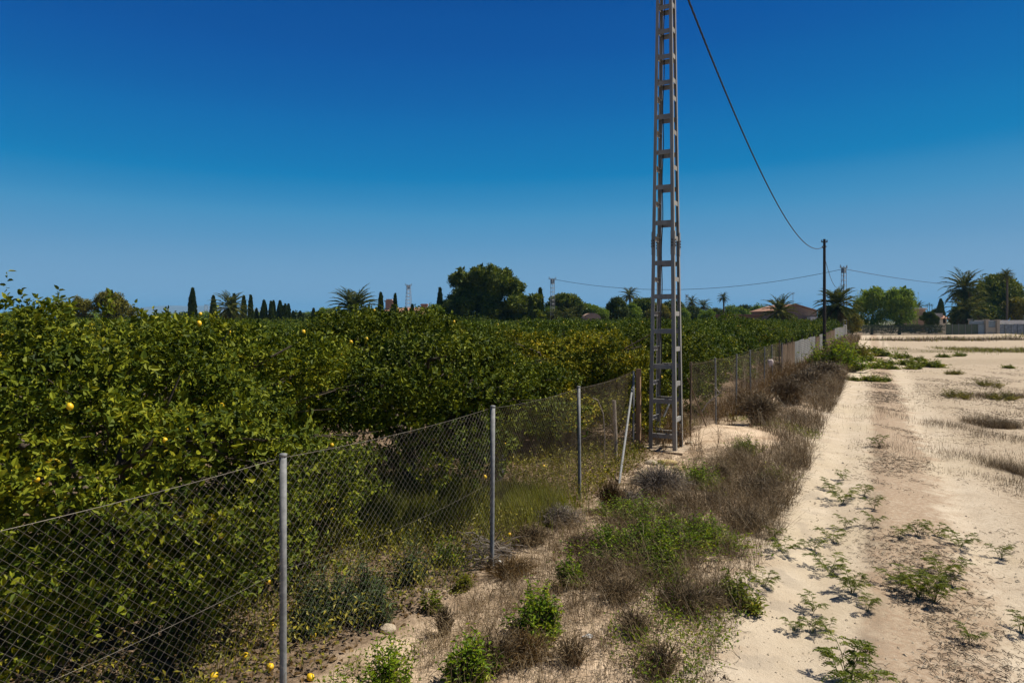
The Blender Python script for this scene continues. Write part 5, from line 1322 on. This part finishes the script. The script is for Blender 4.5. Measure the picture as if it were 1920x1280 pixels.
# clumps of green weeds further up the field
gc = green_bush(1640, 690, 1.0, .34, M['weed_leaf'], 'low green clump in the weedy patch where the track fades out', 61, 700, .14, .45, group='green clumps across the far track', name='weed_clump', cat='weed')
for i, (px, py, s) in enumerate(((1625, 676, 1.2), (1660, 684, 1.1), (1672, 692, .8), (1700, 684, 1.2), (1712, 692, .9), (1735, 686, 1.0), (1748, 688, 1.2), (1690, 672, 1.2), (1655, 668, 1.4), (1722, 676, .9), (1610, 664, 1.5), (1640, 660, 1.3), (1630, 714, .8), (1655, 715, .7), (1600, 713, .6), (1890, 690, .6), (1800, 668, .9), (1770, 670, .8))):
    c = copy_tree(gc); Y = gy(py); x = ax(px, Y); c.location = (x, Y, gz(x, Y)); c.rotation_euler = (0, 0, i * 2.1); c.scale = (s, s * 1.1, s * .9)
for i, (px, py, w_, h_, lb) in enumerate(((1852, 724, 1.3, .3, 'flat dull green weed mat upper right of the track'), (1795, 746, 1.1, .3, 'dull weed mat right of the track below the upper one'), (1880, 748, 1.2, .25, 'thin weed mat near the right edge of the photo'),
                                          (1790, 702, .9, .25, 'small weed between the track and the upper weed mat'))):
    green_bush(px, py, w_, h_, M['olive_leaf'], lb, 80 + i, 900, .07, .35, name='weed_mat', cat='weed')
# dry weed patches right of the track and strips across the field (nobody could count the stems)
def patch(px, py, rx, ry, n, hlo, hhi, wd, mat, seed, label, name='dry_weeds'):
    Y = gy(py); x0 = ax(px, Y); g = np.random.default_rng(seed)
    a = g.uniform(0, 6.28, n); r_ = np.abs(g.normal(size=n)) * .8 * (1 + .35 * np.sin(a * 3 + seed) + .2 * np.sin(a * 7))
    x, y = x0 + np.cos(a) * r_ * rx, Y + np.sin(a) * r_ * ry
    x, y = thin(x, y, .0, 1.9); n = len(x)
    return grass(name, mat, x, y, g.uniform(hlo, hhi, n), np.full(n, wd), .6, label, seed)
patch(1880, 800, 1.9, 3.4, 30000, .04, .22, .0045, M['dark_dry'], 51, 'dark dried weed patch right of the track, the largest one')
patch(1885, 745, 1.6, 1.2, 5000, .06, .2, .008, M['dark_dry'], 55, 'thin dark dried weeds behind the largest patch')
patch(1905, 890, .95, 2.4, 13000, .04, .18, .0035, M['dark_dry'], 52, 'sparse dried weeds at the right edge below the largest patch')
patch(1650, 838, .45, .5, 420, .03, .12, .004, M['dark_dry'], 53, 'flattened dry stems across the middle of the track')
def strip(n, xlo, xhi, ylo, yhi, hlo, hhi, wd, mat, seed, label, thr=-.1):
    g = np.random.default_rng(seed); x = g.uniform(xlo, xhi, n); y = g.uniform(ylo, yhi, n) + noise2(x * .3, x * .1) * 2
    y += g.normal(size=len(y)) * 1.2; k = g.uniform(0, 1, len(x)) < np.clip((x - xlo) / 6, .1, 1); x, y = x[k], y[k]
    x, y = thin(x, y, thr, .35); n = len(x)
    return grass('dry_weeds', mat, x, y, g.uniform(hlo, hhi, n) * g.uniform(.4, 1.0, n), np.full(n, wd), .7, label, seed)
strip(12000, 27, 62, 58, 67, .1, .4, .03, M['grass_green'], 61, 'weedy green strip crossing the far field')
strip(8000, 31, 62, 58, 67, .1, .4, .03, M['dark_dry'], 62, 'dry brown strip mixed in the far weedy strip', .05)
strip(12000, 48, 100, 92, 99, .2, .75, .05, M['dark_dry'], 63, 'dark dry strip before the picket fence', -.2)
strip(2200, 48, 100, 92, 100, .2, .8, .05, M['grass_green'], 64, 'green weeds in the dark strip before the picket fence', .1)
strip(3200, 80, 114, 106, 119, .3, 1.0, .06, M['olive_leaf'], 65, 'weeds below the blue-grey wall at the right', -.2)
x, y = band(5000, -4.0, -1.5, 36, 105, 1.0)
grass('dry_weeds', M['dark_dry'], x, y, rng.uniform(.3, .95, len(x)), np.full(len(x), .03), .4, 'dark dried growth along the foot of the patched fence', 66)
print('objects', len(bpy.data.objects))

# ------------------------------------------------------------------ haze
hz = box((0, 4900, 119), (17900, 11200, 242))
hzm = bpy.data.materials.new('haze'); hzm.use_nodes = True
t = hzm.node_tree; t.nodes.clear()
o = t.nodes.new('ShaderNodeOutputMaterial'); v = t.nodes.new('ShaderNodeVolumePrincipled')
v.inputs['Color'].default_value = (.20, .56, .94, 1); v.inputs['Density'].default_value = .00011; v.inputs['Anisotropy'].default_value = .0
t.links.new(v.outputs[0], o.inputs['Volume'])
tag(build('haze', [hz], hzm), 'thin pale summer haze over the plain', None, None, 'stuff')
